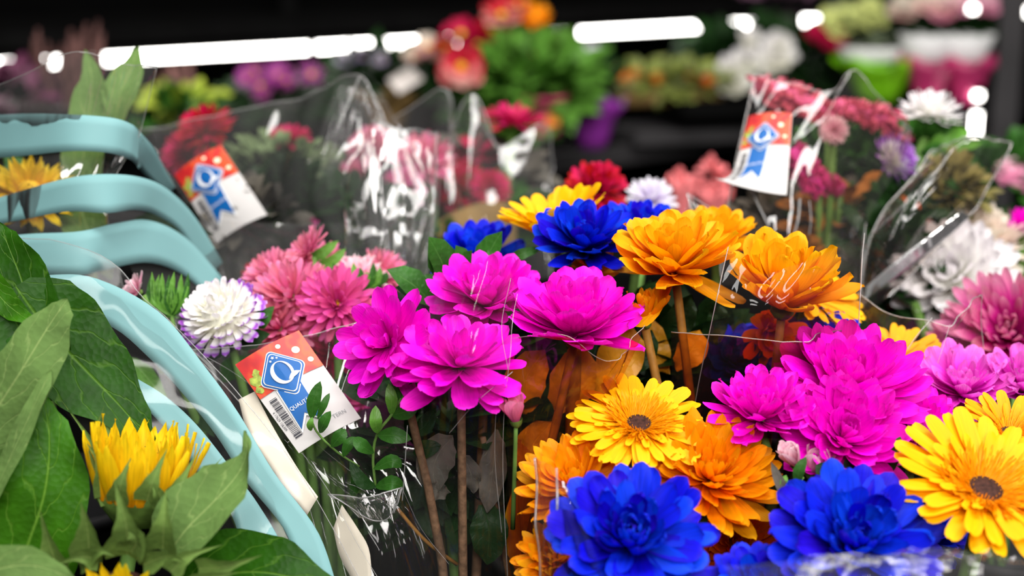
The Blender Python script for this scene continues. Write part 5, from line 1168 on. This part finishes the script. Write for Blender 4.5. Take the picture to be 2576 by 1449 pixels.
film_edge_glint(s7, [(2165, 745, 1.15), (2172, 620, 1.16), (2178, 560, 1.17)], 1.8)
film_edge_glint(s7, [(1888, 470, 1.165), (1905, 510, 1.16), (1935, 570, 1.155)], 4.0)
film_edge_glint(s7, [(2012, 500, 1.145), (2008, 550, 1.143), (1996, 595, 1.143)], 5.0)  # highlight on the film modelled as a pale tube
film_edge_glint(s7, [(2036, 505, 1.145), (2040, 550, 1.143), (2036, 590, 1.143)], 2.5)
film_edge_glint(s7, [(1838, 500, 1.2), (1830, 545, 1.19), (1823, 590, 1.18)], 1.5)
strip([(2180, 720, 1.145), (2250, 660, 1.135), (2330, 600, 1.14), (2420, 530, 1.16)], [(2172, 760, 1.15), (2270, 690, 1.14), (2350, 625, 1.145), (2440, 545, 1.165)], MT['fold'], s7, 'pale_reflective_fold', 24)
sheet([[(1722, 560, 1.12), (1760, 580, 1.11), (1800, 570, 1.12)], [(1730, 490, 1.13), (1760, 520, 1.12), (1790, 540, 1.13)]], 'clear_shiny', s7, 0.0006, 12, 10, seed=21, name='loose_corner')
film_edge_glint(s7, [(1728, 486, 1.13), (1745, 540, 1.12), (1765, 590, 1.11)], 4.0); film_edge_glint(s7, [(1728, 486, 1.13), (1780, 520, 1.125), (1815, 545, 1.12)], 2.0)

# ------------------------------------------------------------------ quality labels
def qlabel(TL, TR, BR, BL, label, bulge=0.0, curl=0.0, lift=0.0006, small=''):
    c = [P(*TL), P(*TR), P(*BR), P(*BL)]
    ex = (c[1] - c[0]); ey = (c[3] - c[0]); nrm = ex.cross(ey).normalized()
    if nrm.dot(FWD) > 0: nrm = -nrm
    root = tag(empty('quality_label', (c[0] + c[1] + c[2] + c[3]) / 4), label, 'label', 'quality labels on the sleeves')
    asp = ((c[3] - c[0]).length + (c[2] - c[1]).length) / ((c[1] - c[0]).length + (c[2] - c[3]).length)
    def mp(s, t, k=0):
        p = (c[0].lerp(c[1], s)).lerp(c[3].lerp(c[2], s), t)
        p = p + nrm * (bulge * math.sin(math.pi * s) + lift * k)
        q = max(0.0, (t - .55) / .45) * max(0.0, 1 - s * .9)
        return p + nrm * (curl * q * q)
    inv = root.matrix_world.inverted()
    def poly(name, pts, mat, k, parent=root, close=True):
        """fan around centroid; pts in (s,t)"""
        n = len(pts); cx = sum(p[0] for p in pts) / n; cy = sum(p[1] for p in pts) / n
        V = [inv @ mp(s, t, k) for s, t in pts] + [inv @ mp(cx, cy, k)]
        F = [(i, (i + 1) % n, n) for i in range(n)]
        return obj(name, V, F, mat, parent, [p for p in pts] + [(cx, cy)], smooth=False)
    def quadgrid(name, s0, s1, t0, t1, mat, k, parent=root, nu=9, nv=9):
        V = []; UV = []
        for j in range(nv):
            for i in range(nu):
                s = s0 + (s1 - s0) * i / (nu - 1); t = t0 + (t1 - t0) * j / (nv - 1)
                V.append(inv @ mp(s, t, k)); UV.append((s, t))
        return obj(name, V, grid_faces(nu, nv), mat, parent, UV)
    card = quadgrid('card', 0, 1, 0, 1, 'card', 0, nu=14, nv=18)
    quadgrid('card_back', 0, 1, 0, 1, 'card', -1, nu=14, nv=18)
    pic = quadgrid('printed_picture', 0, 1, 0, .40, 'red_print', 1)
    def circ(cx, cy, r, n=20): return [(cx + r * math.cos(2 * math.pi * i / n), cy + r / asp * math.sin(2 * math.pi * i / n)) for i in range(n)]
    poly('printed_dot', circ(.80, .16, .055), 'cream_print', 1.5, pic); poly('printed_dot', circ(.90, .30, .04), 'cream_print', 1.5, pic); poly('printed_dot', circ(.62, .06, .035), 'cream_print', 1.5, pic)
    rr = random.Random(5)
    for (x, y, r) in ((.10, .24, .09), (.20, .30, .07), (.07, .33, .06), (.16, .17, .05)):
        poly('printed_leaf', [(p[0] + rr.uniform(-.012, .012), p[1] + rr.uniform(-.01, .01)) for p in circ(x, y, r, 12)], 'lime_print', 1.5, pic)
    # emblem: rounded diamond
    ex_, ey_ = .46, .305
    def diamond(h, n=6):
        pts = []
        for q in range(4):
            for i in range(n):
                a = q * math.pi / 2 + (i / (n - 1) - .5) * math.pi / 2
                cr = h * .80; rr_ = h * .20
                pts.append((ex_ + (cr * math.cos(q * math.pi / 2) + rr_ * math.cos(a)) , ey_ + (cr * math.sin(q * math.pi / 2) + rr_ * math.sin(a)) / asp * 1.12))
        return pts
    # swallow tailed ribbon
    def tail(name, s0, s1, b0, b1, notch, mat, k):
        V, UV = [], []
        for r_ in range(9):
            for c_ in range(9):
                f = c_ / 8; v = r_ / 8; bot = b0 - notch * (1 - abs(2 * f - 1)); t = .42 + (bot - .42) * v
                s = (s0 + (s1 - s0) * f) - .04 * v
                V.append(inv @ mp(s, t, k)); UV.append((f, v))
        return obj(name, V, grid_faces(9, 9), mat, root, UV, smooth=False)
    tail('ribbon_border', .242, .618, .875, 0, .125, 'white_print', 1.6)
    rib = tail('ribbon', .26, .60, .84, 0, .12, 'blue_print', 2.4)
    poly('emblem_border', diamond(.335), 'white_print', 2.8)
    poly('emblem_rim', diamond(.32), 'blue_print', 3.4)
    poly('emblem_line', diamond(.295), 'white_print', 4.0)
    em = poly('emblem', diamond(.28), 'blue_print', 4.6)
    # the letter Q: crescent ring, thick left and right, with a leaf shaped tail
    V, F = [], []; n = 40
    for i in range(n):
        a = 2 * math.pi * i / n
        V.append(inv @ mp(ex_ + .155 * math.cos(a), ey_ + .165 * math.sin(a) / asp * 1.1, 5.4))
        V.append(inv @ mp(ex_ + .012 + .105 * math.cos(a), ey_ + .145 * math.sin(a) / asp * 1.1 - .006, 5.4))
    for i in range(n):
        j = (i + 1) % n; F.append((2 * i, 2 * i + 1, 2 * j + 1, 2 * j))
    obj('letter_q', V, F, 'white_print', em, smooth=False)
    poly('letter_tail', [(ex_ + .02 + .2 * u, ey_ + (.125 - .05 * math.sin(math.pi * u) * sg_ - .035 * u) / asp * 1.1) for u, sg_ in [(x / 8, 1) for x in range(9)] + [(x / 8, -.35) for x in range(8, -1, -1)]], 'white_print', 5.6, em)
    for (x, y, r) in ((-.05, -.205, .022), (0.0, -.235, .028), (.05, -.21, .020)):
        pts = []
        for i in range(10):
            a = math.pi * i / 5 - math.pi / 2; q = r if i % 2 == 0 else r * .42
            pts.append((ex_ + x + q * math.cos(a), ey_ + y / asp * 1.1 + q * math.sin(a) / asp))
        poly('star', pts, 'white_print', 5.4, em)
    def text(name, body, s0, t0, size, mat, k, parent=root, rot=0.0, stretch=1.0):
        cu = bpy.data.curves.new('tmp', 'FONT'); cu.body = body; cu.size = size; cu.resolution_u = 2; cu.align_x = 'CENTER'; cu.align_y = 'CENTER'
        to = bpy.data.objects.new('tmp', cu); COL.objects.link(to)
        me = bpy.data.meshes.new_from_object(to)
        bpy.data.objects.remove(to); bpy.data.curves.remove(cu)
        ca, sa = math.cos(rot), math.sin(rot)
        for v in me.vertices:
            x, y = v.co.x * stretch, v.co.y
            x, y = x * ca - y * sa, x * sa + y * ca
            v.co = inv @ mp(s0 + x, t0 - y / asp, k)
        me.name = name; me.materials.clear(); me.materials.append(MT[mat])
        return link(bpy.data.objects.new(name, me), parent)
    text('ribbon_text', 'QUALITÄT', .42, .635, .085, 'white_print', 3.2, rib, stretch=.86)
    # barcode
    t = .46; rr = random.Random(8); bars = 0
    while t < .88:
        h = rr.choice((.005, .005, .009, .013))
        quadgrid('barcode_bar', .08, .19, t, t + h, 'black_print', 1.2, nu=2, nv=2); t += h + rr.choice((.004, .007, .01)); bars += 1
    text('barcode_digits', '4 17629 126309', .04, .67, .055, 'black_print', 1.2, rot=-math.pi / 2, stretch=.92)
    if small: text('small_print', small, .78, .88, .085, 'grey_print', 1.2)
    return root
qlabel((592, 918, .935), (752, 832, .945), (908, 1052, .925), (752, 1140, .915), 'sharp red and white label with blue Q emblem on the front pink bouquet', .004, small='TERN')
qlabel((440, 440, 1.255), (556, 366, 1.255), (672, 540, 1.188), (545, 612, 1.218), 'blurred tilted label with blue Q emblem beside the turquoise bands', .004)
qlabel((1885, 294, 1.225), (1992, 286, 1.205), (1978, 490, 1.15), (1826, 512, 1.165), 'upright label with curled lower corner on the right sleeve', .003, .03)
print('petals', NPETAL[0], 'objects', len(bpy.data.objects))
